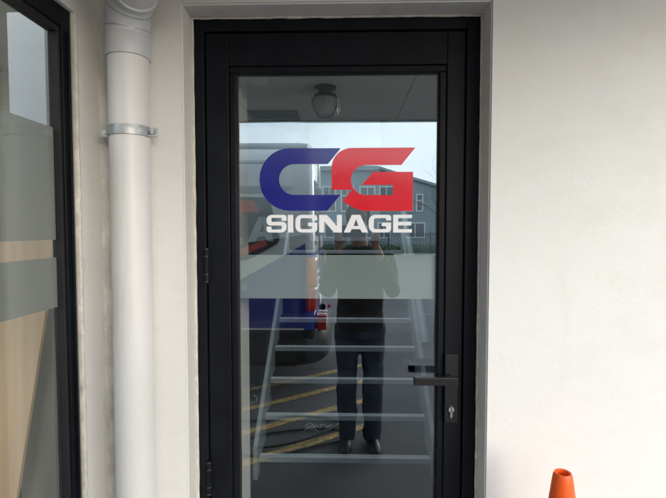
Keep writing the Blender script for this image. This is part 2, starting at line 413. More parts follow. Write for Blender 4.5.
# reveal lining: three thin painted pieces inside the opening, 2 mm proud
T = 0.004
boxes('reveal_lining', [(OX0 + .0002, OX0 + T, WY + 0.007, -0.032, 0, OZ - T), (OX1 - T, OX1 - .0002, WY + 0.007, -0.032, 0, OZ - T),
                        (OX0 + .0002, OX1 - .0002, WY + 0.007, -0.032, OZ - T, OZ - .0002)], M['reveal'], building)
def caulk():
    bm = bmesh.new()
    def run(a, b):
        n = 60; pts = []; rr = []
        for i in range(n + 1):
            p = Vector(a).lerp(Vector(b), i / n)
            j = mnoise.noise(p * 23) * 0.0012
            pts.append(p + Vector((j, mnoise.noise(p * 31) * 0.001, j))); rr.append(0.0050 + 0.0016 * mnoise.noise(p * 40))
        tube_bm(bm, pts, rr, 8)
    run((OX0 + .007, -.036, 0.02), (OX0 + .007, -.036, OZ - .007)); run((OX1 - .007, -.036, 0.02), (OX1 - .007, -.036, OZ - .007))
    run((OX0 + .007, -.036, OZ - .007), (OX1 - .007, -.036, OZ - .007))
    return from_bm('caulk_bead', bm, M['caulk'], building, True)
caulk()
# bare strip of mortar in the corner behind the pipe (uneven)
def corner_strip():
    bm = bmesh.new(); n = 140; rows = []
    for i in range(n + 1):
        z = 2.52 * i / n; j = mnoise.noise(Vector((0, 0, z * 9))) * 0.004
        d = 0.003 + 0.003 * (mnoise.noise(Vector((3, 1, z * 14))) + .6)
        rows.append([bm.verts.new((x, y, z)) for x, y in ((-0.7497, WY + .001), (-0.7497, WY - d - .004), (-0.725, WY - d), (-0.698 + j, WY - .6 * d), (-0.695 + j, WY + .001))])
    for a, b in zip(rows, rows[1:]):
        for k in range(4): bm.faces.new((a[k], a[k + 1], b[k + 1], b[k]))
    return from_bm('mortar_strip', bm, M['mortar'], building, True)
corner_strip()
# side wing wall with the window opening
SX = -0.75; WZ0, WZ1 = 0.25, 2.25; WYa, WYb = -1.38, -0.243
def side_wall():
    bm = bmesh.new()
    lp = [(-1.50, 0), (-1.50, 4.3), (WY + .0, 4.3), (WY + .0, 0)]
    return lp
o = flat_poly('side_wall', [[(-1.50, 0), (WY, 0), (WY, 2.86), (-1.50, 2.86)], [(WYa, WZ0), (WYa, WZ1), (WYb, WZ1), (WYb, WZ0)]], 0, 0.05, M['wall'], building)
for v in o.data.vertices:
    a, h, z = v.co
    v.co = (SX - 0.025 + h, a, z)
o.data.flip_normals()
bv = o.modifiers.new('b', 'BEVEL'); bv.width = 0.005; bv.segments = 3; bv.limit_method = 'ANGLE'; bv.angle_limit = R(40)
# reveal of the window: thin rough-edged trim strip
def win_trim():
    bm = bmesh.new(); n = 150; rows = []
    for i in range(n + 1):
        z = WZ0 + (WZ1 - WZ0) * i / n; j = 0.0022 * mnoise.noise(Vector((z * 30, 2, 1))) + 0.0018 * mnoise.noise(Vector((z * 90, 7, 1)))
        rows.append([bm.verts.new(p) for p in ((SX - .010, WYb - .0005, z), (SX - .010, WYb - .006, z), (SX - .002 + j, WYb - .005 - j, z), (SX + .0022 + j, WYb + .001 + j, z), (SX + .0012, WYb + .006 + 2 * j, z))])
    for a, b in zip(rows, rows[1:]):
        for k in range(4): bm.faces.new((a[k], a[k + 1], b[k + 1], b[k]))
    return from_bm('window_reveal_strip', bm, M['caulk'], building, True)
win_trim()
# front of the wing, with a wide unseen window opening added to light the room
box('wing_pier', -3.4, -3.2, -1.50, -1.38, 0, 2.86, M['wall'], building, 0.005)
box('wing_sill_wall', -3.2, -0.872, -1.50, -1.38, 0, 0.3, M['wall'], building, 0.005)
box('wing_header', -3.2, -0.872, -1.50, -1.38, 2.6, 2.86, M['wall'], building, 0.005)
# shells of room, stairwell and upper hall
box('room_floor', -3.2, -0.872, -1.38, 2.0, -0.02, 0.02, M['carpet'], building)
boxes('wing_roof', [(-3.4, -0.802, -1.50, -1.2, 2.861, 2.94), (-3.4, -0.872, .7, 2.1, 2.861, 2.94), (-3.4, -3.1, -1.2, .7, 2.861, 2.94), (-0.95, -0.872, -1.2, .7, 2.861, 2.94)], M['white'], building)
box('added_roof_light_pane', -3.1, -0.95, -1.2, .7, 2.90, 2.906, M['sideglass'], building)  # glazed roof opening, added to bring more daylight into the room
box('room_back_wall', -3.2, -0.872, 2.0, 2.1, 0, 2.86, M['roomwall'], building)
box('room_far_wall', -3.4, -3.202, -1.379, 2.1, 0, 2.86, M['roombeige'], building)
HX = 0.600
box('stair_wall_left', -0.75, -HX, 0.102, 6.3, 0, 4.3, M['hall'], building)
box('dado', -HX + .0002, -HX + .004, 0.24, 6.299, 0.013, 1.565, M['dado'], building)
box('room_party_wall', -0.87, -0.7505, WY + 0.002, 6.498, 0, 4.29, M['roomwall'], building)
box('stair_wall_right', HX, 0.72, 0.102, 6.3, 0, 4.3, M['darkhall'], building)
lobby_floor = box('lobby_floor', -HX, HX, -0.115, 1.60, 0.0, 0.012, M['carpet'], building)
box('lobby_ceiling', -HX, HX, 0.102, 1.06, 2.25, 2.33, M['ceil'], building)
box('added_well_upstand', -HX, HX, 1.01, 1.0595, 2.331, 4.3, M['hall'], building)  # edge of the light well added above the stairs
box('hall_floor', -HX, HX, 3.16, 6.3, 1.30, 1.449, M['carpet'], building)
box('hall_end_wall', -0.75, 0.72, 6.3, 6.4, 0, 4.3, M['hall'], building)
boxes('roof_slab', [(-0.87, 4.6, -.12, 1.06, 4.301, 4.42), (-.87, -0.6, 1.06, 5.2, 4.301, 4.42), (0.6, 4.6, 1.06, 5.2, 4.301, 4.42), (-.87, 4.6, 5.2, 6.6, 4.301, 4.42)], M['soffit'], building)  # gap over the stairs is an added light well, brightening nosings and treads
box('rear_wall', -.87, 4.6, 6.5, 6.6, 0, 4.3, M['wall'], building)
box('end_wall', 4.5, 4.6, 0.1, 6.5, 0, 4.3, M['wall'], building)
# canopy: soffit of separate sheets, fascia
CZ = 2.55; CY = -2.345; CX1 = 1.85
CX0 = -1.35
xs = [CX0, -0.752, 0.42, CX1]
soffit = boxes('soffit', [(CX0, -.7505, CY + .02, -1.502, CZ + .012, CZ + .13), (-.7495, CX1, CY + .02, WY - .001, CZ + .012, CZ + .13)], M['soffit'], building)
box('soffit_sheet', CX0, -.7525, CY + .022, -1.502, CZ, CZ + .0115, M['soffit'], soffit)
for a, b in zip(xs[1:], xs[2:]):
    box('soffit_sheet', max(a, -.748) + .002, b - .002, CY + .022, WY - .001, CZ, CZ + .0115, M['soffit'], soffit)
box('fascia', CX0, CX1, CY - .012, CY + .018, CZ - .012, CZ + .22, M['frame'], building, 0.003)
box('fascia_end', CX1, CX1 + .02, CY, WY - .001, CZ - .01, CZ + .22, M['frame'], building, 0.003)
box('fascia_end', CX0 - .02, CX0, CY, -1.502, CZ - .01, CZ + .22, M['frame'], building, 0.003)
vent = boxes('soffit_vent', [(-.757, -.735, -2.266, -1.995, CZ - .008, CZ - .0005), (-.385, -.363, -2.266, -1.995, CZ - .008, CZ - .0005),
                            (-.735, -.385, -2.266, -2.246, CZ - .008, CZ - .0005), (-.735, -.385, -2.015, -1.995, CZ - .008, CZ - .0005)], simple('vent_brown', (0.16, 0.14, 0.11), 0.6), building)
box('vent_back', -.735, -.385, -2.246, -2.015, CZ - .003, CZ - .0008, M['gasket'], vent)
vslat = None
for k in range(9):
    y = -2.236 + k * 0.0265
    box('slat', -.734, -.386, y, y + .012, CZ - .0075, CZ - .0032, M['vandark'], vent)

# ------------------------------------------------------------------ door frame
FY0, FY1 = -0.030, 0.050
XL, XR = OX0 + T + .0005, OX1 - T - .0005; ZT = OZ - T - .0005
LX0, LX1, LZ1 = -0.4535, 0.385, 2.283          # the leaf
frame = thing('door_frame', 'black aluminium frame lining the doorway around the glass door', 'door frame')
box('jamb', XL, LX0 - .0035, FY0, FY1, 0.012, ZT, M['frame'], frame, 0.002)
box('jamb', LX1 + .0035, XR, FY0, FY1, 0.012, ZT, M['frame'], frame, 0.002)
box('head', LX0 - .003, LX1 + .003, FY0, FY1, LZ1 + .0035, ZT, M['frame'], frame, 0.002)
box('sill', LX0 - .003, LX1 + .003, FY0, FY1, 0.0125, 0.028, M['galv'], frame, 0.002)
boxes('door_stop', [(LX0 - .0028, LX0 + .008, 0.034, 0.052, 0.03, LZ1), (LX1 - .008, LX1 + .0028, 0.034, 0.052, 0.03, LZ1), (LX0 + .009, LX1 - .009, 0.034, 0.052, LZ1 - .008, LZ1 + .0028)], M['gasket'], frame)
# white liner board on the left behind the frame
box('liner', -0.40, -0.372, 0.056, 0.235, 0.02, 2.245, M['white'], frame, 0.002)

# ------------------------------------------------------------------ door leaf
door = thing('glass_door', 'black framed glass door with blue and red CG SIGNAGE lettering', 'door')
GX0, GX1, GZ0, GZ1 = -0.357, 0.306, 0.32, 2.157
BD = 0.022                                     # glazing bead
LY0, LY1 = -0.022, 0.030
box('stile', LX0, GX0 - BD, LY0, LY1, 0.03, LZ1, M['frame'], door, 0.0025)
box('stile', GX1 + BD, LX1, LY0, LY1, 0.03, LZ1, M['frame'], door, 0.0025)
box('top_rail', GX0 - BD + .0004, GX1 + BD - .0004, LY0, LY1, GZ1 + BD, LZ1, M['frame'], door, 0.0025)
box('bottom_rail', GX0 - BD + .0004, GX1 + BD - .0004, LY0, LY1, 0.03, GZ0 - BD, M['frame'], door, 0.0025)
for nm, a in (('glazing_bead', (GX0 - BD + .0008, GX0, -.016, .026, GZ0, GZ1)), ('glazing_bead', (GX1, GX1 + BD - .0008, -.016, .026, GZ0, GZ1)),
              ('glazing_bead', (GX0 - BD + .0008, GX1 + BD - .0008, -.016, .026, GZ1 + .0005, GZ1 + BD - .0008)), ('glazing_bead', (GX0 - BD + .0008, GX1 + BD - .0008, -.016, .026, GZ0 - BD + .0008, GZ0 - .0005))):
    box(nm, *a, M['frame'], door, 0.003)
def seal(x, s):
    bm = bmesh.new(); n = 90; rows = []
    for i in range(n + 1):
        z = GZ0 + (GZ1 - GZ0) * i / n
        w = 0.005 + max(0, 0.004 * mnoise.noise(Vector((x * 9, 4, z * 4.2))))
        rows.append([bm.verts.new((x, -.0045, z)), bm.verts.new((x + s * w, -.0030, z)), bm.verts.new((x + s * w, -.0006, z)), bm.verts.new((x, -.0006, z))])
    for a, b in zip(rows, rows[1:]):
        for k in range(3): bm.faces.new((a[k], a[k + 1], b[k + 1], b[k]))
    return from_bm('glazing_seal', bm, M['gasket'], door)
seal(GX1, -1); seal(GX0, 1).scale = (1, 1, 1)
glass = box('glass_pane', GX0 - .008, GX1 + .008, 0.0, 0.006, GZ0 - .008, GZ1 + .008, M['glass'], door)
film = box('frosted_band', GX0 + .0005, GX1 - .0005, 0.0075, 0.0081, 1.416, 1.563, M['film'], glass)
# the two big letters
def UV(pts):
    out = []
    for p in pts:
        x = (250 + p[0] / 3.7 - 345) * .00333; z = 1.916 - (140 + p[1] / 3.7 - 148.2) * .00328
        out.append((x, z) + ((p[2] * .0009,) if len(p) > 2 else ()))
    return out
YL = -0.0005
Cc = round_poly(UV([(335, 30), (288, 88), (108, 88, 56), (108, 203, 56), (334, 203), (286, 262), (36, 262, 112), (36, 29, 112)]))
flat_poly('letter_c', [Cc], YL, .0006, M['blue'], glass)
Gg = round_poly(UV([(608, 29), (558, 92), (373, 92, 58), (373, 204, 58), (527, 204), (527, 166), (412, 166), (456, 118), (600, 118), (600, 263), (400, 263, 60), (343, 226, 5), (377, 184), (303, 184), (300, 29, 120)]))
flat_poly('letter_g', [Gg], YL, .0006, M['red'], glass)
TV, TH = .285, .19
def letter_loops(ch, w):
    if ch == 'S': return [[(w, .66), (w, 1, .3), (0, 1, .3), (0, .395, .25), (w - TV, .395, .06), (w - TV, TH - .02, .06), (TV, TH - .02, .06), (TV, .335), (0, .335), (0, 0, .3), (w, 0, .3), (w, .605, .25), (TV, .605, .06), (TV, 1 - TH + .02, .06), (w - TV, 1 - TH + .02, .06), (w - TV, .66)]]
    if ch == 'I': return [[(0, 0), (0, 1), (w, 1), (w, 0)]]
    if ch == 'G': return [[(w - TV, .68), (w - TV, 1 - TH, .05), (TV, 1 - TH, .12), (TV, TH, .12), (w - TV, TH, .05), (w - TV, .36), (.58 * w, .36), (.58 * w, .555), (w, .555), (w, 0, .22), (0, 0, .36), (0, 1, .36), (w, 1, .3), (w, .68)]]
    if ch == 'N': return [[(0, 0), (0, 1), (.44, 1), (w - TV, .36), (w - TV, 1), (w, 1), (w, 0), (w - .44, 0), (TV, .64), (TV, 0)]]
    if ch == 'A': return [[(0, 0), (w / 2 - .24, 1), (w / 2 + .24, 1), (w, 0), (w - .35, 0), (w - .45, .19), (.45, .19), (.35, 0)], [(.55, .37), (w - .55, .37), (w / 2, .77)]]
    if ch == 'E': return [[(0, 0), (0, 1), (w, 1), (w, 1 - TH), (TV, 1 - TH), (TV, .61), (w - .04, .61), (w - .04, .40), (TV, .40), (TV, TH), (w, TH), (w, 0)]]
TX = [('S', 255 + 85 / 7.4, 255 + 235 / 7.4), ('I', 255 + 243 / 7.4, 255 + 284 / 7.4), ('G', 255 + 299 / 7.4, 255 + 461 / 7.4), ('N', 255 + 475 / 7.4, 335 + 51 / 7.4),
      ('A', 335 + 66 / 7.4, 335 + 245 / 7.4), ('G', 335 + 249 / 7.4, 335 + 413 / 7.4), ('E', 335 + 428 / 7.4, 335 + 566 / 7.4)]
for ch, a, b in TX:
    h = 0.0585; x0 = (a - 345) * .00333; w = (b - a) * .00333 / h
    lps = [[(x0 + p[0] * h, 1.6385 + p[1] * h) for p in round_poly(l)] for l in letter_loops(ch, w)]
    flat_poly('letter_' + ch.lower(), lps, YL, .0006, M['vinyl_white'], glass)
# pale scratches left on the glass and film
def scuffs(x0, x1, z0, z1, n, seed, y):
    rr = random.Random(seed); bm = bmesh.new()
    for i in range(n):
        a = Vector((rr.uniform(x0, x1), y, rr.uniform(z0, z1))); ang = rr.choice((0.05, 0.9, 1.5, -0.8, 0.3)) + rr.uniform(-.15, .15)
        L = rr.uniform(.25, .6) * (x1 - x0); pts = []
        for k in range(6):
            t = k / 5; p = a + Vector((math.cos(ang) * L * (t - .5), 0, math.sin(ang) * L * .6 * (t - .5) + .004 * math.sin(3 * t + i)))
            p.x = min(max(p.x, x0 - .02), x1 + .02); p.z = min(max(p.z, z0 - .012), z1 + .012); pts.append(p)
        tube_bm(bm, pts, [.0001, .0002, .0003, .0003, .0002, .0001], 4)
    return from_bm('scuff_mark', bm, M['scuff'], glass)
scuffs(.19, .275, 1.475, 1.535, 16, 3, 0.0072)
scuffs(-.13, -.05, 0.966, .985, 14, 5, 0.0072)
scuffs(-.325, -.28, 1.05, 1.12, 14, 8, 0.0072)
# hinges
def hinge(zc):
    h = tube('hinge', [(LX0 - .001, LY0 - .012, zc - .054), (LX0 - .001, LY0 - .012, zc + .054)], .0075, M['frame'], door, 14)
    for s in (-.054, -.030, .030, .054):
        lathe('knuckle', [(.0085, -.003), (.0092, -.0015), (.0092, .0015), (.0085, .003)], M['handle'], h, 16, (LX0 - .001, LY0 - .012, zc + s))
    box('hinge_leaf', LX0 - .009, LX0 + .009, LY0 - .0105, LY0 - .0065, zc - .05, zc + .05, M['frame'], h, .001)
    return h
hinge(1.530); hinge(0.815)
# lever handle on a long plate, cylinder lock
px = .350
pl = box('handle_plate', px - .0215, px + .0215, LY0 - .010, LY0 - .0003, 1.012, 1.240, M['handle'], door, .002)
tube('spindle_collar', [(px - .003, LY0 - .008, 1.163), (px - .003, LY0 - .030, 1.163)], .012, M['handle'], pl)
bm = bmesh.new(); bx(bm, .222, px + .012, LY0 - .054, LY0 - .030, 1.150, 1.176, .0025); from_bm('lever', bm, M['handle'], pl)
lathe('cylinder', [(.0092, -.014), (.0098, -.012), (.0098, 0.0)], M['chrome'], pl, 24, (px - .001, LY0 - .0035, 1.058), 'Y')
box('cylinder_skirt', px - .0058, px + .0038, LY0 - .0170, LY0 - .006, 1.030, 1.056, M['chrome'], pl, .003)
box('keyhole', px - .0022, px + .0002, LY0 - .0181, LY0 - .0172, 1.050, 1.064, M['keyhole'], pl)
# the matching inside lever (shows above the outer one)
inl = box('inner_plate', px - .016, px + .016, LY1 + .0003, LY1 + .010, 1.02, 1.24, M['gasket'], door, .002)
tube('inner_spindle', [(px - .003, LY1 + .008, 1.172), (px - .003, LY1 + .040, 1.172)], .010, M['gasket'], inl)
box('inner_lever', .206, px + .010, LY1 + .036, LY1 + .058, 1.172, 1.194, M['gasket'], inl, .003)

# ------------------------------------------------------------------ stairs behind the glass
stair = thing('staircase', 'dark carpeted staircase with pale metal nosings behind the glass door', 'staircase')
SY, SZ, GO, RI, SW = 1.46, 0.130, 0.237, 0.1862, 0.567
for k in range(8):
    y, z = SY + GO * k, SZ + RI * k
    zb = 0.012 if k == 0 else z - RI
    box('riser', -SW, SW, y + .012, y + .030, zb + .001, z - .0305, M['carpet'], stair)
    if k < 7: box('tread', -SW, SW, y + .010, y + GO + .0115, z - .030, z - .001, M['carpet'], stair)
    ns = box('nosing', -SW, SW, y - .004, y + .0095, z - .032, z + .003, M['nosing'], stair, .002)
    boxes('tread_plate', [(-SW, SW, y + .0098, y + .030, z - .0008, z + .0022), (-SW, SW, y + .034, y + .050, z - .0008, z + .0022)], M['nosing'], ns)
for s in (-1, 1):
    a, b = (SW + .001, HX - .001)
    x0, x1 = (a, b) if s > 0 else (-b, -a)
    bm = bmesh.new(); pr = [(SY - .07, 0.013), (SY - .07, SZ + .10), (SY + GO * 7.2, SZ + RI * 7.2 + .15), (SY + GO * 7.2, SZ + RI * 7.2 - .25), (SY + .25, 0.013)]
    v0 = [bm.verts.new((x0, y, z)) for y, z in pr]; v1 = [bm.verts.new((x1, y, z)) for y, z in pr]
    bm.faces.new(v0); bm.faces.new(v1[::-1])
    for k in range(5): bm.faces.new((v0[k], v0[(k + 1) % 5], v1[(k + 1) % 5], v1[k]))
    from_bm('stringer', bm, M['stringer'], stair)
hr = tube('handrail', [(.525, SY - .02, .90), (.525, SY + GO * 7, .90 + RI * 7)], .028, M['stringer'], stair, 20)
for k in (1, 4, 6):
    tube('bracket', [(.599, SY + GO * k, .86 + RI * k), (.53, SY + GO * k, .86 + RI * k), (.525, SY + GO * k, .885 + RI * k)], .007, M['galv'], hr, 8)

# ------------------------------------------------------------------ side window and what stands behind it
win = thing('shop_window', 'tall black framed shop window with frosted bands beside the downpipe', 'window')
fx0, fx1 = -0.802, -0.761
for a, b, c, d in ((WYb - .045, WYb - .0065, WZ0, WZ1), (WYa, WYa + .056, WZ0, WZ1)):
    box('frame_jamb', fx0, fx1, a, b, c + .0005, d - .0005, M['frame'], win, .003)
box('frame_head', fx0, fx1, WYa + .0565, WYb - .0455, WZ1 - .056, WZ1 - .0005, M['frame'], win, .003)
box('frame_sill', fx0, fx1, WYa + .0565, WYb - .0455, WZ0 + .0005, WZ0 + .056, M['frame'], win, .003)
wy0, wy1, wz0, wz1 = WYa + .0565, WYb - .0455, WZ0 + .0565, WZ1 - .0565
box('frame_ridge', fx1 + .0005, fx1 + .008, WYb - .028, WYb - .022, WZ0 + .06, WZ1 - .06, M['frame'], win, .0015)
for nm, a in (('glazing_bead', (-.796, -.767, wy1 - .010, wy1, wz0, wz1)), ('glazing_bead', (-.796, -.767, wy0, wy0 + .016, wz0, wz1)),
              ('glazing_bead', (-.796, -.767, wy0 + .0165, wy1 - .0105, wz1 - .016, wz1)), ('glazing_bead', (-.796, -.767, wy0 + .0165, wy1 - .0105, wz0, wz0 + .016))):
    box(nm, *a, M['gasket'], win, .002)
wg = box('glass_pane', -.784, -.778, wy0 + .004, wy1 - .004, wz0 + .004, wz1 - .004, M['sideglass'], win)
for z0, z1 in ((1.621, 1.923), (1.437, 1.573)):
    box('frosted_band', -.7865, -.7858, wy0 + .017, wy1 - .0105, z0, z1, M['sidefilm'], wg)
added_front_glass = box('added_front_pane', -3.19, -.88, -1.445, -1.439, .305, 2.595, M['sideglass'], win)  # pane of the unseen opening added to light the room

ply = thing('plywood_sheet', 'tan plywood sheet leaning in the room behind the shop window', 'board')
bm = bmesh.new()
for y, s in ((0.30, 0), (0.318, 1)):
    pass
prf = [(-1.13, 1.80), (-1.435, 0.02), (-2.58, 0.02), (-2.28, 1.80)]
A = [bm.verts.new((x, .30 + (1.8 - z) * -.02, z)) for x, z in prf]; B = [bm.verts.new((x, .318 + (1.8 - z) * -.02, z)) for x, z in prf]
bm.faces.new(A); bm.faces.new(B[::-1])
for k in range(4): bm.faces.new((A[k], A[(k + 1) % 4], B[(k + 1) % 4], B[k]))
from_bm('sheet', bm, M['ply'], ply)
boxes('batten', [(-2.42, -2.36, .322, .36, .1, 1.0), ], M['ply'], ply)
cab = thing('white_cabinet', 'tall plain white cabinet seen through the top of the shop window', 'cabinet')
box('carcass', -1.57, -1.385, .62, 1.05, .09, 2.66, M['cabgrey'], cab, .003)
box('door_panel', -1.565, -1.39, .602, .619, .10, 2.65, M['cabgrey'], cab, .002)
box('plinth', -1.56, -1.395, .65, 1.03, .02, .089, M['winback'], cab)
tube('pull', [(-1.55, .60, 1.05), (-1.55, .585, 1.06), (-1.55, .585, 1.18), (-1.55, .60, 1.19)], .005, M['galv'], cab, 8)
hk = thing('wall_hook', 'small grey wall hook near the top left of the shop window', 'hook')
box('back_plate', -3.2015, -3.195, .80, .86, 2.60, 2.66, M['galv'], hk)
tube('prong', [(-3.195, .83, 2.64), (-3.16, .83, 2.60), (-3.14, .83, 2.63)], .006, M['galv'], hk, 8)

# ------------------------------------------------------------------ downpipe
PX, PY, PR = -0.628, -0.19, 0.0565
pipe = thing('downpipe', 'white plastic downpipe with an elbow at the top beside the doorway', 'downpipe')
tube('pipe', [(PX, PY, 0.0), (PX, PY, 1.0), (PX, PY, 2.165)], PR, M['pvc'], pipe, 40)
lathe('socket', [(PR + .0005, 2.142), (PR + .0050, 2.1415), (PR + .0058, 2.144), (PR + .0058, 2.200), (PR + .003, 2.204), (PR - .001, 2.205)], M['pvc_grey'], pipe, 40, (PX, PY, 0))
def arc_pts():
    pts = []; p = Vector((PX, PY, 2.190)); d = Vector((0, 0, 1)); ax = Vector((0.80, 0.60, 0)).normalized()
    pts.append(p.copy())
    for k in range(8):
        p = p + d * .019; pts.append(p.copy())
        d = Matrix.Rotation(R(10.5), 3, ax) @ d
    return pts, d
ap, ad = arc_pts()
tube('elbow', ap, [PR + .0035] * len(ap), M['pvc_grey'], pipe, 40)
e = ap[-1]
tube('elbow_rim', [e - ad * .012, e + ad * .012], PR + .0068, M['pvc_grey'], pipe, 40)
for i_ in (2, 5):
    m = ap[i_]; dm = (ap[i_ + 1] - ap[i_ - 1]).normalized()
    tube('elbow_seam', [m - dm * .0011, m + dm * .0011], PR + .0046, M['galv'], pipe, 40)
tube('offset_pipe', [e + ad * .0125, e + ad * .16, e + ad * .34], PR, M['pvc'], pipe, 40)
# bracket
br = thing('pipe_clamp', 'galvanised steel clamp band bolted around the white downpipe', 'clamp')
bm = bmesh.new(); seg = 40; za, zb = 1.917, 1.945; ri, ro = PR + .0008, PR + .0045; rows = []
for k in range(seg + 1):
    a = R(180) + math.pi * k / seg
    c, s = math.cos(a), math.sin(a)
    rows.append([bm.verts.new((PX + r * c, PY + r * s * 1.0, z)) for r, z in ((ri, za), (ro, za), (ro + .0012, (za + zb) / 2), (ro, zb), (ri, zb))])
for a, b in zip(rows, rows[1:]):
    for k in range(5): bm.faces.new((a[k], a[(k + 1) % 5], b[(k + 1) % 5], b[k]))
bm.faces.new(rows[0]); bm.faces.new(rows[-1][::-1])
from_bm('band', bm, M['galv'], br, True)
for s in (-1, 1):
    xa, xb = sorted((PX + s * ri, PX + s * .081))
    box('lug', xa, xb, PY - .0045, PY - .0005, za + .001, zb - .001, M['galv'], br, .001)
    box('lug', xa, xb, PY + .0015, PY + .0055, za + .001, zb - .001, M['galv'], br, .001)
    lathe('bolt', [(.0072, -.012), (.0072, -.006), (.004, -.0055), (.004, .012)], M['galv'], br, 6, (PX + s * .070, PY, (za + zb) / 2), 'Y')
tube('wall_stud', [(PX, PY + PR + .001, 1.931), (PX, WY + .02, 1.931)], .005, M['galv'], br, 10)
# ------------------------------------------------------------------ lamp under the canopy
lamp = thing('bulkhead_lamp', 'unlit ribbed glass bulkhead lamp hanging under the canopy soffit', 'lamp', (0, 0, 0))
lx, ly = -.125, -1.42
lathe('base', [(.070, CZ - .001), (.070, CZ - .016), (.040, CZ - .024), (.036, CZ - .045), (.070, CZ - .050), (.076, CZ - .066), (.066, CZ - .0685)], M['handle'], lamp, 28, (lx, ly, 0))
prj = [(.066, -.069), (.086, -.080), (.092, -.100), (.090, -.140), (.080, -.168), (.050, -.182), (.004, -.185)]
jar = bmesh.new(); rg = []
for rad, h in prj:
    rg.append([jar.verts.new((lx + (rad + (.003 if k % 2 else 0)) * math.cos(2 * math.pi * k / 56), ly + (rad + (.003 if k % 2 else 0)) * math.sin(2 * math.pi * k / 56), CZ + h)) for k in range(56)])
for p, q in zip(rg, rg[1:]):
    for k in range(56): jar.faces.new((p[k], p[(k + 1) % 56], q[(k + 1) % 56], q[k]))
jar.faces.new(rg[0][::-1]); jar.faces.new(rg[-1])
from_bm('glass_jar', jar, M['lampglass'], lamp)
for k in range(4):
    a = R(45 + 90 * k); c, s = math.cos(a), math.sin(a)
    tube('guard_wire', [(lx + .056 * c, ly + .056 * s, CZ - .068), (lx + .101 * c, ly + .101 * s, CZ - .09), (lx + .101 * c, ly + .101 * s, CZ - .145), (lx + .06 * c, ly + .06 * s, CZ - .190), (lx, ly, CZ - .193)], .0028, M['handle'], lamp, 8)

# ------------------------------------------------------------------ traffic cone
cone = thing('traffic_cone', 'orange traffic cone standing against the cream wall right of the door', 'cone', (0.572, -0.335, 0))
CH = 1.012
lathe('cone_body', [(.158, .035), (.160, .05), (.146, .075), (.0262, CH - .022), (.0240, CH - .008), (.0205, CH), (.0165, CH - .001), (.0150, CH - .010), (.0150, CH - .06), (.002, CH - .062)], M['cone'], cone, 48)
bm = bmesh.new(); bx(bm, -.205, .205, -.205, .205, 0.0, .034, .010); from_bm('base', bm, M['rubber'], cone)
for z0, z1 in ((.38, .52), (.62, .72)):
    rr = lambda z: .146 + (.0262 - .146) * (z - .075) / (CH - .097) + .0008
    lathe('reflective_collar', [(rr(z0) - .0007, z0), (rr(z0), z0 + .0005), (rr(z1), z1 - .0005), (rr(z1) - .0007, z1)], M['vinyl_white'], cone, 48)

# ------------------------------------------------------------------ hose on the ground
def hose():
    rr = random.Random(4); pts = []
    ctrl = [(-1.5, -1.62), (-1.0, -1.75), (-.55, -1.70), (-.25, -1.85), (.02, -2.0), (-.1, -2.16), (-.45, -2.12), (-.75, -1.98), (-.62, -1.80), (-.30, -1.94), (-.05, -2.28), (-.4, -2.42), (-.9, -2.30), (-1.5, -2.42)]
    for i in range(len(ctrl) - 1):
        p0 = ctrl[max(i - 1, 0)]; p1 = ctrl[i]; p2 = ctrl[i + 1]; p3 = ctrl[min(i + 2, len(ctrl) - 1)]
        for k in range(10):
            t = k / 10
            q = [0.5 * (2 * p1[j] + (p2[j] - p0[j]) * t + (2 * p0[j] - 5 * p1[j] + 4 * p2[j] - p3[j]) * t * t + (3 * p1[j] - p0[j] - 3 * p2[j] + p3[j]) * t ** 3) for j in (0, 1)]
            pts.append((q[0], q[1], .0135 + (.014 if i in (7, 8, 9) else 0)))
    o = tube('garden_hose', pts, .009, M['hose'], None, 8)
    tag(o, 'thin dark green hose lying in loops on the asphalt, mirrored in the door', 'hose')
hose()

# ================================================================== VAN (parked parallel to the building, seen in the glass)
van = thing('parked_van', 'white high roof van with blue and red wrap mirrored in the door glass', 'van', (0, 0, 0))
VY0, VX1, VL, VW, VH = -2.85, -0.295, 5.4, 1.95, 2.56
def vsec(ins, top):
    """half profile of the van side (inset from the widest line, height)"""
    return [(.05 + ins, .42), (.01 + ins, .62), (0 + ins, .95), (0.01 + ins, 1.25), (.045 + ins, 1.6), (.095 + ins, 2.0), (.14 + ins, 2.28 * top), (.20 + ins, 2.43 * top), (.31 + ins, 2.52 * top), (.55 + ins, VH * top)]
def van_body():
    bm = bmesh.new(); rings = []
    # (x offset from rear, side inset, roof factor)
    st = [(0.0, .075, .965), (.012, .045, .978), (.035, .02, .99), (.08, .005, .998), (.16, 0, 1.0), (.8, 0, 1.0), (1.6, 0, 1.0), (2.6, 0, 1.0), (3.6, 0, 1.0), (4.0, 0, .995)]
    for dx, ins, top in st:
        pr = vsec(ins, top)
        left = [(VY0 - a, z) for a, z in pr]; right = [(VY0 - VW + a, z) for a, z in pr][::-1]
        # rear leans forward slightly with height
        ring = [bm.verts.new((VX1 - dx - (0.02 * max(0, z - 1.1) if dx < .3 else 0) * (1 - dx / .3 if dx < .3 else 0), y, z)) for y, z in left + right]
        rings.append(ring)
    # windscreen and bonnet
    for dx, zc, ins in ((4.5, 1.75, .04), (4.9, 1.22, .06), (5.3, 1.02, .12), (5.4, .8, .2)):
        ring = []
        for a, z in vsec(ins, 1.0): ring.append((VY0 - a, min(z, zc + (z - .42) * .03)))
        ring += [(VY0 - VW + a, min(z, zc + (z - .42) * .03)) for a, z in vsec(ins, 1.0)[::-1]]
        rings.append([bm.verts.new((VX1 - dx, y, z)) for y, z in ring])
    for a, b in zip(rings, rings[1:]):
        n = len(a)
        for k in range(n): bm.faces.new((a[k], a[(k + 1) % n], b[(k + 1) % n], b[k]))
    bm.faces.new(rings[0][::-1]); bm.faces.new(rings[-1])
    o = from_bm('body', bm, None, van, True)
    return o
vb = van_body()
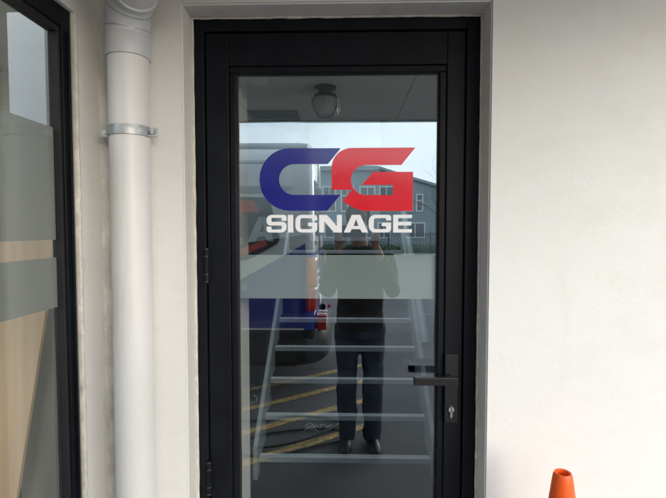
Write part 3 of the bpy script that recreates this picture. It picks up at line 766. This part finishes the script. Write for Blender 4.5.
def mat_wrap():
    t = NT('van_wrap_paint'); g = t.new('ShaderNodeNewGeometry'); s = t.new('ShaderNodeSeparateXYZ'); t.l.new(g.outputs['Position'], s.inputs[0])
    X, Z = s.outputs['X'], s.outputs['Z']
    # swoosh height along the side, rising towards the rear
    h = t.math('ADD', 1.77, t.math('MULTIPLY', X, .56))                  # 1.24 at X=-.95, 1.59 at X=-.33
    h = t.math('MAXIMUM', h, 1.02)
    d = t.math('SUBTRACT', Z, h)
    def step(v, e): return t.math('GREATER_THAN', v, e)
    c = t.mix(step(d, -.045), (.022, .028, .30), (.70, .72, .72))         # blue below, white above
    c = t.mix(step(Z, 2.44), c, (.05, .065, .08))                        # dark roof edge
    rear = step(X, -0.385)
    rc = t.mix(step(Z, 1.42), (.030, .045, .36), (.70, .72, .72))
    c = t.mix(rear, c, rc)
    c = t.mix(step(Z, .672), (.018, .018, .020), c)                       # black lower skirt
    t.setc(c); t.setv('Roughness', .24); t.setv('Coat Weight', .6); t.setv('Coat Roughness', .05)
    return t.m
vb.data.materials.append(mat_wrap())
def side_y(z):
    pr = vsec(0, 1)
    for (a, z0), (b, z1) in zip(pr, pr[1:]):
        if z0 <= z <= z1: return VY0 - (a + (b - a) * (z - z0) / (z1 - z0))
    return VY0
# wrapped side window, following the curve of the body
def side_sheet(name, loops, mat, par, lift, thick=.003):
    o = flat_poly(name, loops, 0, thick, mat, par)
    bm = bmesh.new(); bm.from_mesh(o.data)
    for z in [1.25 + .05 * i for i in range(24)]:
        bmesh.ops.bisect_plane(bm, geom=bm.verts[:] + bm.edges[:] + bm.faces[:], plane_co=(0, 0, z), plane_no=(0, 0, 1))
    bm.to_mesh(o.data); bm.free()
    for v in o.data.vertices: v.co.y = side_y(v.co.z) + lift + v.co.y
    return o
wl_ = [(-2.35, 1.22, .05), (-.93, 1.36, .05), (-.62, 1.52, .06), (-.74, 1.96, .08), (-2.35, 1.96, .05)]
vwin = side_sheet('side_window', [round_poly(wl_)], M['vanglass'], van, .006)
side_sheet('window_band', [round_poly([(-2.33, 1.245), (-1.02, 1.375), (-.74, 1.50, .03), (-.78, 1.545, .02), (-1.02, 1.455), (-2.33, 1.345)])], M['vanred'], vwin, .0105)
side_sheet('window_band', [round_poly([(-2.33, 1.815), (-.84, 1.815), (-.87, 1.93, .05), (-2.33, 1.93)])], M['vanred'], vwin, .0105)
side_sheet('swoosh', [round_poly([(-2.4, 2.00), (-.60, 2.00), (-.50, 2.06), (-.62, 2.075), (-2.4, 2.04)])], M['vangrey'], van, .004)
def side_letter(loops, x0, z0, h, par=None, lift=.0105):
    lps = [[(x0 + p[0] * h, z0 + p[1] * h) for p in round_poly(l)] for l in loops]
    side_sheet('wrap_letter', lps, M['vangrey'], par or van, lift)
sl = .12
side_letter([[(0, 0), (.42, 1), (.78, 1), (1.05, 0), (.78, 0), (.72, .2), (.40, .2), (.30, 0)], [(.48, .4), (.66, .4), (.60, .75)]], -.94, 1.53, .24, vwin)
side_letter([[(0, 0), (.10, 1), (.38, 1), (.30, .25), (.62, .25), (.62, 0)]], -1.16, 1.50, .27, vwin)
side_letter([[(0, 0), (0, 1), (.25, 1), (.25, 0)]], -.70, 1.61, .15, vwin)
for i, (x, w) in enumerate(((-1.16, .05), (-1.095, .05), (-1.03, .018), (-.99, .05))):
    side_letter([[(0, 0), (0, 1), (w / .07, 1), (w / .07, .75), (.25, .75), (.25, .6), (w / .07, .6), (w / .07, 0)]], x, 1.055, .07, None, .004)
# roof rail strip, sill, bumper, lights
side_sheet('panel_gap', [[(-1.62, .68), (-1.612, .68), (-1.612, 2.36), (-1.62, 2.36)]], M['vandark'], van, .002)
side_sheet('chrome_line', [[(VX1 - 4.0, .672), (VX1 - .10, .672), (VX1 - .10, .690), (VX1 - 4.0, .690)]], M['vanwhite'], van, .006)
side_sheet('drip_rail', [[(VX1 - 3.9, 2.30), (VX1 - .12, 2.30), (VX1 - .12, 2.325), (VX1 - 3.9, 2.325)]], M['vangrey'], van, .004, .012)
box('sill', VX1 - 4.2, VX1 - .13, VY0 - .06, VY0 + .012, .34, .665, M['vandark'], van, .02)
box('sill', VX1 - 4.2, VX1 - .13, VY0 - VW - .012, VY0 - VW + .06, .34, .665, M['vandark'], van, .02)
bm = bmesh.new()
path = [(VX1 - .42, VY0 + .014), (VX1 - .12, VY0 + .014), (VX1 - .0, VY0 - .05), (VX1 + .115, VY0 - .18), (VX1 + .14, VY0 - .5), (VX1 + .14, VY0 - VW + .5), (VX1 + .115, VY0 - VW + .18), (VX1, VY0 - VW + .05), (VX1 - .12, VY0 - VW - .014), (VX1 - .42, VY0 - VW - .014)]
pts = round_poly([(p[0], p[1], .08) for p in path]); rows = []
cxm, cym = VX1 - 1.0, VY0 - VW / 2
for p in pts:
    inn = Vector((cxm - p.x, cym - p.y)).normalized() * .10
    rows.append([bm.verts.new(c) for c in ((p.x + inn.x * .5, p.y + inn.y * .5, .33), (p.x, p.y, .37), (p.x, p.y, .55), (p.x + inn.x * .3, p.y + inn.y * .3, .64), (p.x + inn.x, p.y + inn.y, .645), (p.x + inn.x * 1.3, p.y + inn.y * 1.3, .34))])
for a, b in zip(rows, rows[1:]):
    for k in range(6): bm.faces.new((a[k], a[(k + 1) % 6], b[(k + 1) % 6], b[k]))
bm.faces.new(rows[0]); bm.faces.new(rows[-1][::-1])
from_bm('rear_bumper', bm, M['vandark'], van, True)
def tail(side):
    s = 1 if side == 0 else -1
    yb = VY0 if side == 0 else VY0 - VW
    def at(z, u):  # u 0..1 around the corner
        off = .02 * max(0, z - 1.1)
        a = R(90) * u
        return (VX1 - off - .075 + .088 * math.sin(a), yb - s * (.012 + .11 - .125 * math.cos(a)) - s * side_in(z), z)
    def side_in(z): return (VY0 - side_y(z))
    def patch(z0, z1, mat, name, par, lift=0):
        bm = bmesh.new(); rows = []
        for i in range(9):
            z = z0 + (z1 - z0) * i / 8
            rows.append([bm.verts.new(at(z, k / 8)) for k in range(9)])
        for r in rows:
            pass
        for a, b in zip(rows, rows[1:]):
            for k in range(8): bm.faces.new((a[k], a[k + 1], b[k + 1], b[k]))
        o = from_bm(name, bm, mat, par, True); md = o.modifiers.new('s', 'SOLIDIFY'); md.thickness = .02; md.offset = 0
        return o
    tl = patch(.86, 1.08, M['taillight'], 'tail_light', van)
    patch(1.085, 1.37, M['amber'], 'indicator_lens', tl)
    return tl
tail(0); tail(1)
for k in range(4):
    box('rear_reflector', VX1 + .020, VX1 + .112, VY0 - .17 - .085 * k, VY0 - .10 - .085 * k, .655, .80, M['taillight'] if k % 2 == 0 else M['vinyl_white'], van, .006)
box('rear_reflector', VX1 + .070, VX1 + .108, VY0 - VW + .14, VY0 - VW + .42, .56, .665, M['taillight'], van, .01)
box('brake_lamp', VX1 - .045, VX1 - .010, VY0 - .40, VY0 - .16, 1.43, 1.53, M['taillight'], van, .008)
def rear_x(z): return VX1 - .02 * max(0, z - 1.1)
def rear_pane(name, y0, y1, z0, z1, mat, t=.012):
    bm = bmesh.new(); bx(bm, 0, t, y0, y1, z0, z1, .008)
    for v in bm.verts: v.co.x += rear_x(v.co.z)
    return from_bm(name, bm, mat, van)
rear_pane('rear_window', VY0 - .92, VY0 - .30, 1.58, 2.15, M['vanglass'])
rear_pane('rear_window', VY0 - VW + .30, VY0 - 1.03, 1.58, 2.15, M['vanglass'])
rear_pane('number_plate', VY0 - 1.16, VY0 - .80, .78, .90, M['plate'], .014)
rear_pane('door_gap', VY0 - .980, VY0 - .970, .66, 2.40, M['vandark'], .004)
for i, z in enumerate((1.02, 1.10, 1.18)):
    rear_pane('rear_script', VY0 - .78, VY0 - .30, z, z + .022, M['vinyl_white'], .004)
rear_pane('rear_script', VY0 - .62, VY0 - .26, 1.33, 1.38, M['vinyl_white'], .004)
tube('door_handle', [(VX1 + .01, VY0 - .88, 1.12), (VX1 + .05, VY0 - .88, 1.14), (VX1 + .05, VY0 - .88, 1.28), (VX1 + .005, VY0 - .88, 1.30)], .012, M['vandark'], van, 10)
bm = bmesh.new(); bx(bm, VX1 - 3.95, VX1 - 3.1, VY0 - .08, VY0 - .03, 1.45, 1.9, .01); from_bm('cab_window', bm, M['vanglass'], van)
bm = bmesh.new(); vsn = [bm.verts.new(p) for p in ((VX1 - 4.12, VY0 - .24, 2.36), (VX1 - 4.12, VY0 - VW + .24, 2.36), (VX1 - 4.86, VY0 - VW + .2, 1.32), (VX1 - 4.86, VY0 - .2, 1.32))]; bm.faces.new(vsn)
o = from_bm('windscreen', bm, M['vanglass'], van); md = o.modifiers.new('s', 'SOLIDIFY'); md.thickness = .06; md.offset = 0
def wheel(x, y, s):
    ty = lathe('wheel', [(.20, -.10), (.31, -.105), (.345, -.085), (.35, 0), (.345, .085), (.31, .105), (.20, .10)], M['rubber'], van, 40, (x, y, .35), 'Y')
    lathe('rim', [(.205, -.06), (.205, .060), (.19, .085), (.17, .07), (.06, .06), (.05, .09), (.01, .092)] if s > 0 else [(.01, -.092), (.05, -.09), (.06, -.06), (.17, -.07), (.19, -.085), (.205, -.06), (.205, .06)], M['alloy'], ty, 32, (x, y, .35), 'Y')
for x in (VX1 - 1.15, VX1 - 4.6):
    wheel(x, VY0 - .10, 1); wheel(x, VY0 - VW + .10, -1)
    for yy in (VY0 - .06, VY0 - VW + .06):
        pass
box('underbody', VX1 - 5.2, VX1 - .2, VY0 - VW + .22, VY0 - .22, .26, .43, M['vandark'], van)

# ================================================================== PERSON taking the photograph
person = thing('person', 'person in black shirt and dark jeans holding up a phone, mirrored in the door', 'person', (0, 0, 0))
BX, BY = 0.112, -1.90          # body centre
def loft(bm, secs, seg=22):
    """secs: (centre, rx, ry, axis direction or None) elliptical sections along z"""
    rings = []
    for c, rx, ry in secs:
        rings.append([bm.verts.new((c[0] + rx * math.cos(2 * math.pi * k / seg), c[1] + ry * math.sin(2 * math.pi * k / seg), c[2])) for k in range(seg)])
    for a, b in zip(rings, rings[1:]):
        for k in range(seg): bm.faces.new((a[k], a[(k + 1) % seg], b[(k + 1) % seg], b[k]))
    bm.faces.new(rings[0][::-1]); bm.faces.new(rings[-1])
def ell(bm, c, rx, ry, rz, u=16, v=12):
    r = bmesh.ops.create_uvsphere(bm, u_segments=u, v_segments=v, radius=1.0)
    for q in r['verts']: q.co = Vector((c[0] + q.co.x * rx, c[1] + q.co.y * ry, c[2] + q.co.z * rz))
ftex = bpy.data.textures.new('cloth_folds', 'CLOUDS'); ftex.noise_scale = .11; ftex.noise_depth = 2
def folds(o, amt):
    md = o.modifiers.new('f', 'DISPLACE'); md.texture = ftex; md.texture_coords = 'LOCAL'; md.strength = amt; md.mid_level = .5
def remesh(o, vox, it=4):
    md = o.modifiers.new('r', 'REMESH'); md.mode = 'VOXEL'; md.voxel_size = vox; md.use_smooth_shade = True
    ms = o.modifiers.new('s', 'SMOOTH'); ms.factor = .5; ms.iterations = it
# --- pose joints
SHz = 1.47
sh = {-1: Vector((BX - .190, BY - .005, SHz)), 1: Vector((BX + .190, BY - .005, SHz))}
el = {-1: Vector((BX - .235, BY + .085, 1.205)), 1: Vector((BX + .235, BY + .085, 1.205))}
wr = {-1: Vector((-.040, BY + .300, 1.545)), 1: Vector((.205, BY + .300, 1.545))}
hip = {-1: Vector((BX - .095, BY - .01, .93)), 1: Vector((BX + .095, BY - .01, .93))}
kn = {-1: Vector((BX - .098, BY + .015, .50)), 1: Vector((BX + .100, BY + .02, .50))}
an = {-1: Vector((BX - .092, BY - .02, .09)), 1: Vector((BX + .096, BY - .01, .09))}
HD = Vector((BX - .012, BY + .055, 1.715))      # head centre
def limb(bm, a, b, r0, r1, bulge=0, n=6, seg=14):
    pts = []; rr = []
    for i in range(n + 1):
        t = i / n; pts.append(a.lerp(b, t)); rr.append(r0 + (r1 - r0) * t + bulge * math.sin(math.pi * min(1, t * 1.35)))
    tube_bm(bm, pts, rr, seg)
bm = bmesh.new()
loft(bm, [((BX, BY, .88), .155, .105), ((BX, BY, .98), .160, .110), ((BX, BY, 1.10), .145, .102), ((BX, BY + .005, 1.22), .155, .108), ((BX, BY + .005, 1.34), .172, .115), ((BX, BY, 1.43), .175, .105), ((BX, BY, 1.49), .13, .08), ((BX, BY + .01, 1.52), .07, .06)])
limb(bm, Vector((BX, BY + .005, 1.47)), HD + Vector((0, -.01, -.06)), .062, .056)
# head: cranium, face, jaw, nose, ears, brow
ell(bm, HD + Vector((0, -.012, .022)), .076, .096, .096)
ell(bm, HD + Vector((0, .022, -.045)), .060, .070, .075)
ell(bm, HD + Vector((0, .055, -.090)), .034, .032, .028)
tube_bm(bm, [HD + Vector((0, .088, .012)), HD + Vector((0, .104, -.018)), HD + Vector((0, .108, -.032)), HD + Vector((0, .088, -.040))], [.009, .012, .015, .012], 10)
for s in (-1, 1):
    ell(bm, HD + Vector((s * .078, -.008, -.010)), .010, .020, .034)
    ell(bm, HD + Vector((s * .032, .078, .018)), .022, .012, .008)
ell(bm, HD + Vector((0, .088, -.062)), .026, .010, .006); ell(bm, HD + Vector((0, .086, -.074)), .022, .010, .006)
for s in (-1, 1):
    limb(bm, sh[s], el[s], .054, .041, .004); limb(bm, el[s], wr[s], .042, .026, .006)
    limb(bm, hip[s], kn[s], .070, .046, .0); limb(bm, kn[s], an[s], .044, .034, .004)
    ell(bm, el[s], .042, .042, .042)
    # hand: palm, four bent fingers round the phone's edge, thumb under it
    w = wr[s]; pc = w + Vector((s * .006, .022, .050))
    limb(bm, w, pc + Vector((0, .0, .01)), .026, .030, 0, 3)
    ell(bm, pc, .018, .026, .044)
    for k, (dz, L) in enumerate(((.036, .9), (.016, 1.0), (-.004, .95), (-.022, .78))):
        b0 = pc + Vector((s * .010, .012, dz)); b1 = b0 + Vector((s * .006, .030 * L, .012)); b2 = b1 + Vector((-s * .012, .014 * L, .004)); b3 = b2 + Vector((-s * .018 * L, -.003, 0))
        tube_bm(bm, [b0, b1, b2, b3], [.0090, .0085, .0078, .0066], 8)
    t0 = pc + Vector((-s * .006, .0, -.030)); t1 = t0 + Vector((-s * .022, .012, -.004)); t2 = t1 + Vector((-s * .022, .006, .010))
    tube_bm(bm, [t0, t1, t2], [.0115, .0100, .0080], 8)
body = from_bm('body', bm, M['skin'], person, True); remesh(body, .0058, 3)
# hair
bm = bmesh.new()
ell(bm, HD + Vector((0, -.022, .038)), .083, .100, .092, 20, 14)
geom = [v for v in bm.verts if (v.co.y - HD.y) > .045 and v.co.z < HD.z + .085 or v.co.z < HD.z - .045]
bmesh.ops.delete(bm, geom=geom, context='VERTS')
hair = from_bm('hair', bm, M['hair'], person, True); md = hair.modifiers.new('s', 'SOLIDIFY'); md.thickness = .012; md.offset = 1
for s in (-1, 1):
    bm = bmesh.new(); ell(bm, HD + Vector((s * .031, .083, .004)), .012, .008, .007, 12, 8); from_bm('eye', bm, M['hair'], person, True)
# shirt
bm = bmesh.new()
loft(bm, [((BX, BY, .90), .180, .130), ((BX, BY, .98), .182, .130), ((BX, BY, 1.10), .168, .122), ((BX, BY + .005, 1.22), .176, .126), ((BX, BY + .005, 1.34), .192, .132), ((BX, BY, 1.43), .198, .124), ((BX, BY, 1.50), .150, .096), ((BX, BY + .01, 1.535), .075, .068)], 26)
for s in (-1, 1):
    limb(bm, sh[s] + Vector((-s * .02, 0, .01)), el[s], .076, .060, .004, 6, 18); ell(bm, el[s], .060, .060, .060)
    limb(bm, el[s], el[s].lerp(wr[s], .84 if s < 0 else .72), .058, .047, .004, 6, 18)
o = from_bm('shirt', bm, M['tee'], person, True); remesh(o, .009, 4); folds(o, .032)
# jeans
bm = bmesh.new()
loft(bm, [((BX, BY, .84), .168, .120), ((BX, BY, .93), .172, .124), ((BX, BY, 1.00), .160, .116)], 24)
for s in (-1, 1):
    limb(bm, hip[s] + Vector((0, 0, .02)), kn[s], .098, .073, .004, 8, 18)
    limb(bm, kn[s], Vector((an[s].x, an[s].y, .055)), .074, .064, .006, 8, 18)
o = from_bm('jeans', bm, M['jeans'], person, True); remesh(o, .009, 4); folds(o, .032)
# shoes
for s in (-1, 1):
    a = an[s]; bm = bmesh.new(); toe = s * .018
    secs = [(-.085, .034, .050), (-.05, .040, .085), (0, .042, .092), (.06, .046, .070), (.12, .050, .055), (.165, .044, .044), (.192, .022, .030)]
    rings = []
    for dy, wx, h in secs:
        c = a.x + toe * (dy + .08) / .25
        rings.append([bm.verts.new((c + wx * math.cos(t), a.y + dy, .016 + max(0, h * math.sin(t)))) for t in [math.pi * k / 12 for k in range(13)]])
    for p, q in zip(rings, rings[1:]):
        for k in range(12): bm.faces.new((p[k], p[k + 1], q[k + 1], q[k]))
        bm.faces.new((p[0], q[0], q[12], p[12]))
    bm.faces.new(rings[0]); bm.faces.new(rings[-1][::-1])
    shoe = from_bm('shoe', bm, M['shoe'], person, True)
    outl = []
    for dy, wx, h in secs: outl.append((a.x + toe * (dy + .08) / .25 + wx * 1.04, a.y + dy))
    for dy, wx, h in secs[::-1]: outl.append((a.x + toe * (dy + .08) / .25 - wx * 1.04, a.y + dy))
    bm = bmesh.new(); t0 = [bm.verts.new((x, y, 0.0)) for x, y in outl]; t1 = [bm.verts.new((x, y, .018)) for x, y in outl]
    bm.faces.new(t0); bm.faces.new(t1[::-1]); n = len(outl)
    for k in range(n): bm.faces.new((t0[k], t0[(k + 1) % n], t1[(k + 1) % n], t1[k]))
    from_bm('sole', bm, M['sole'], shoe)
# phone held sideways, its camera at the upper left corner
phone = thing('phone', 'dark phone held sideways in both hands of the person', 'phone', (0, 0, 0))
box('case', -.022, .140, CAM.y - .021, CAM.y - .0125, CAM.z - .052, CAM.z + .026, M['phone'], phone, .003)
box('camera_island', -.016, .018, CAM.y - .0124, CAM.y - .0105, CAM.z - .018, CAM.z + .018, M['phone'], phone, .0006)
for z in (-.009, .009):
    lathe('lens', [(.0060, -.0095), (.0060, -.0085), (.0045, -.0080)] if False else [(.0060, CAM.y - .0104), (.0062, CAM.y - .0092), (.0045, CAM.y - .0090)], M['lens'], phone, 20, (0, 0, CAM.z + z), 'Y')

# ================================================================== ACROSS THE CAR PARK (seen mirrored)
far = thing('office_building', 'pale blue grey two storey building across the car park, mirrored in the glass', 'building')
FYD = -34.0
flat_poly('wall', [[(-15, 0), (9.5, 0), (9.5, 4.0), (2.6, 6.1), (-15, 6.1)]], FYD - 4, 8.0, M['farwall'], far)
bm = bmesh.new()
prof = [(2.5, 6.25), (9.9, 4.02), (9.9, 4.20), (2.5, 6.45)]
for pr in (prof, [(-15.3, 6.12), (2.5, 6.12), (2.5, 6.45), (-15.3, 6.45)]):
    A = [bm.verts.new((x, FYD + .35, z)) for x, z in pr]; B = [bm.verts.new((x, FYD - 8.3, z)) for x, z in pr]
    bm.faces.new(A); bm.faces.new(B[::-1])
    for k in range(4): bm.faces.new((A[k], A[(k + 1) % 4], B[(k + 1) % 4], B[k]))
from_bm('roof', bm, M['farroof'], far)
def far_window(x0, x1, z0, z1, cols, rows_):
    t = .10
    bars = [(x0, x0 + t, z0, z1), (x1 - t, x1, z0, z1), (x0 + t, x1 - t, z0, z0 + t), (x0 + t, x1 - t, z1 - t, z1)]
    for k in range(1, cols): x = x0 + (x1 - x0) * k / cols; bars.append((x - .035, x + .035, z0 + t, z1 - t))
    w = boxes('window', [(a, b, FYD + .005, FYD + .09, c, d) for a, b, c, d in bars], M['white'], far)
    for k in range(cols):
        xa = x0 + (x1 - x0) * k / cols + .05; xb = x0 + (x1 - x0) * (k + 1) / cols - .05
        box('pane', xa, xb, FYD + .01, FYD + .04, z0 + t, z1 - t, M['farglass'], w)
        if rows_ > 1:
            zm = z0 + (z1 - z0) * .62
            box('glazing_bar', xa, xb, FYD + .042, FYD + .085, zm - .04, zm + .04, M['white'], w)
for x0, x1 in ((-1.75, -.65), (-.3, .75), (1.1, 2.3), (2.6, 3.75), (4.7, 5.25), (5.45, 6.0), (-5, -3.4), (-8, -6.4)):
    far_window(x0, x1, 3.0, 4.95 if x1 < 4.6 else 4.35, 2 if x1 - x0 > .8 else 1, 2)
for x0, x1 in ((-1.6, -.2), (1.2, 2.2), (2.5, 3.5), (4.6, 6.2), (-5, -3.4)):
    far_window(x0, x1, .95, 2.2, 2, 1)
# picket fence, each picket a part
fence = thing('picket_fence', 'dark steel picket fence along the verge across the car park', 'fence', (0, 0, 0))
FNY = -29.0
me = None
for k in range(150):
    x = -11 + k * .15
    if me is None:
        o = box('picket', -.022, .022, -.012, .012, .14, 1.42, M['fence'], fence); me = o.data
    else: o = link('picket', me, None, fence)
    o.location = (x, FNY, 0)
for z in (.28, 1.28): box('rail', -11.1, 11.5, FNY - .034, FNY - .013, z, z + .05, M['fence'], fence)
for k in range(9): box('post', -11.15 + k * 2.8, -11.07 + k * 2.8, FNY - .08, FNY - .035, .12, 1.5, M['fence'], fence)
# hedge in front of it
hedge = thing('hedge', 'low green hedge in front of the dark picket fence', 'hedge')
hm = bmesh.new(); rr = random.Random(11)
for i in range(26000):
    x = rr.uniform(-11, 11); h = .60 + .14 * mnoise.noise(Vector((x * .9, 1, 1))) + .07 * mnoise.noise(Vector((x * 4, 5, 1)))
    a = rr.uniform(0, math.pi); rad = math.sqrt(rr.random())
    y = -28.0 + .42 * rad * math.cos(a); z = .12 + h * rad * math.sin(a)
    c = Vector((x, y, z)); d = Vector((rr.gauss(0, 1), rr.gauss(0, 1), rr.gauss(0, 1))).normalized(); e_ = d.orthogonal().normalized(); s = rr.uniform(.03, .06)
    q = d.cross(e_)
    hm.faces.new([hm.verts.new(c + e_ * s), hm.verts.new(c + q * s * .5), hm.verts.new(c - e_ * s), hm.verts.new(c - q * s * .5)])
lm = from_bm('foliage', hm, M['leaf'], hedge); lm['kind'] = 'stuff'
hm = bmesh.new()
for k in range(50):
    x = -10.8 + k * .44; tube_bm(hm, [(x, -28, .1), (x + rr.uniform(-.1, .1), -28, .35), (x + rr.uniform(-.2, .2), -28 + rr.uniform(-.2, .2), .55)], [.02, .014, .006], 5)
st = from_bm('stems', hm, M['bark'], hedge); st['kind'] = 'stuff'
# bare winter trees
def bare_tree(loc, H, seed, label):
    t = thing('bare_tree', label, 'tree', loc); rr = random.Random(seed)
    bt, bb = bmesh.new(), bmesh.new()
    def grow(bm, p, d, L, r, depth):
        pts = [p]; rs = [r]; q = p.copy(); dd = d.copy()
        for k in range(4):
            dd = (dd + Vector((rr.gauss(0, .12), rr.gauss(0, .12), rr.gauss(0.03, .08)))).normalized(); q = q + dd * L / 4; pts.append(q.copy()); rs.append(r * (1 - .42 * (k + 1) / 4))
        tube_bm(bm, pts, rs, 7 if depth < 2 else 4)
        if depth >= 5: return
        for k in range(3 if depth else 5):
            i = rr.choice((2, 3, 4)); ax = Vector((rr.gauss(0, 1), rr.gauss(0, 1), rr.gauss(0, .4))).normalized()
            nd = (dd + ax * rr.uniform(.55, .95)).normalized()
            grow(bb, pts[i], nd, L * rr.uniform(.58, .78), rs[i] * .62, depth + 1)
    grow(bt, Vector((0, 0, .05)), Vector((0, 0, 1)), H * .36, H * .018, 0)
    from_bm('trunk', bt, M['bark'], t, True); from_bm('crown', bb, M['bark'], t)
bare_tree((7.4, -31.2, .05), 7.6, 5, 'bare leafless tree rising right of the pale building, mirrored in the glass')
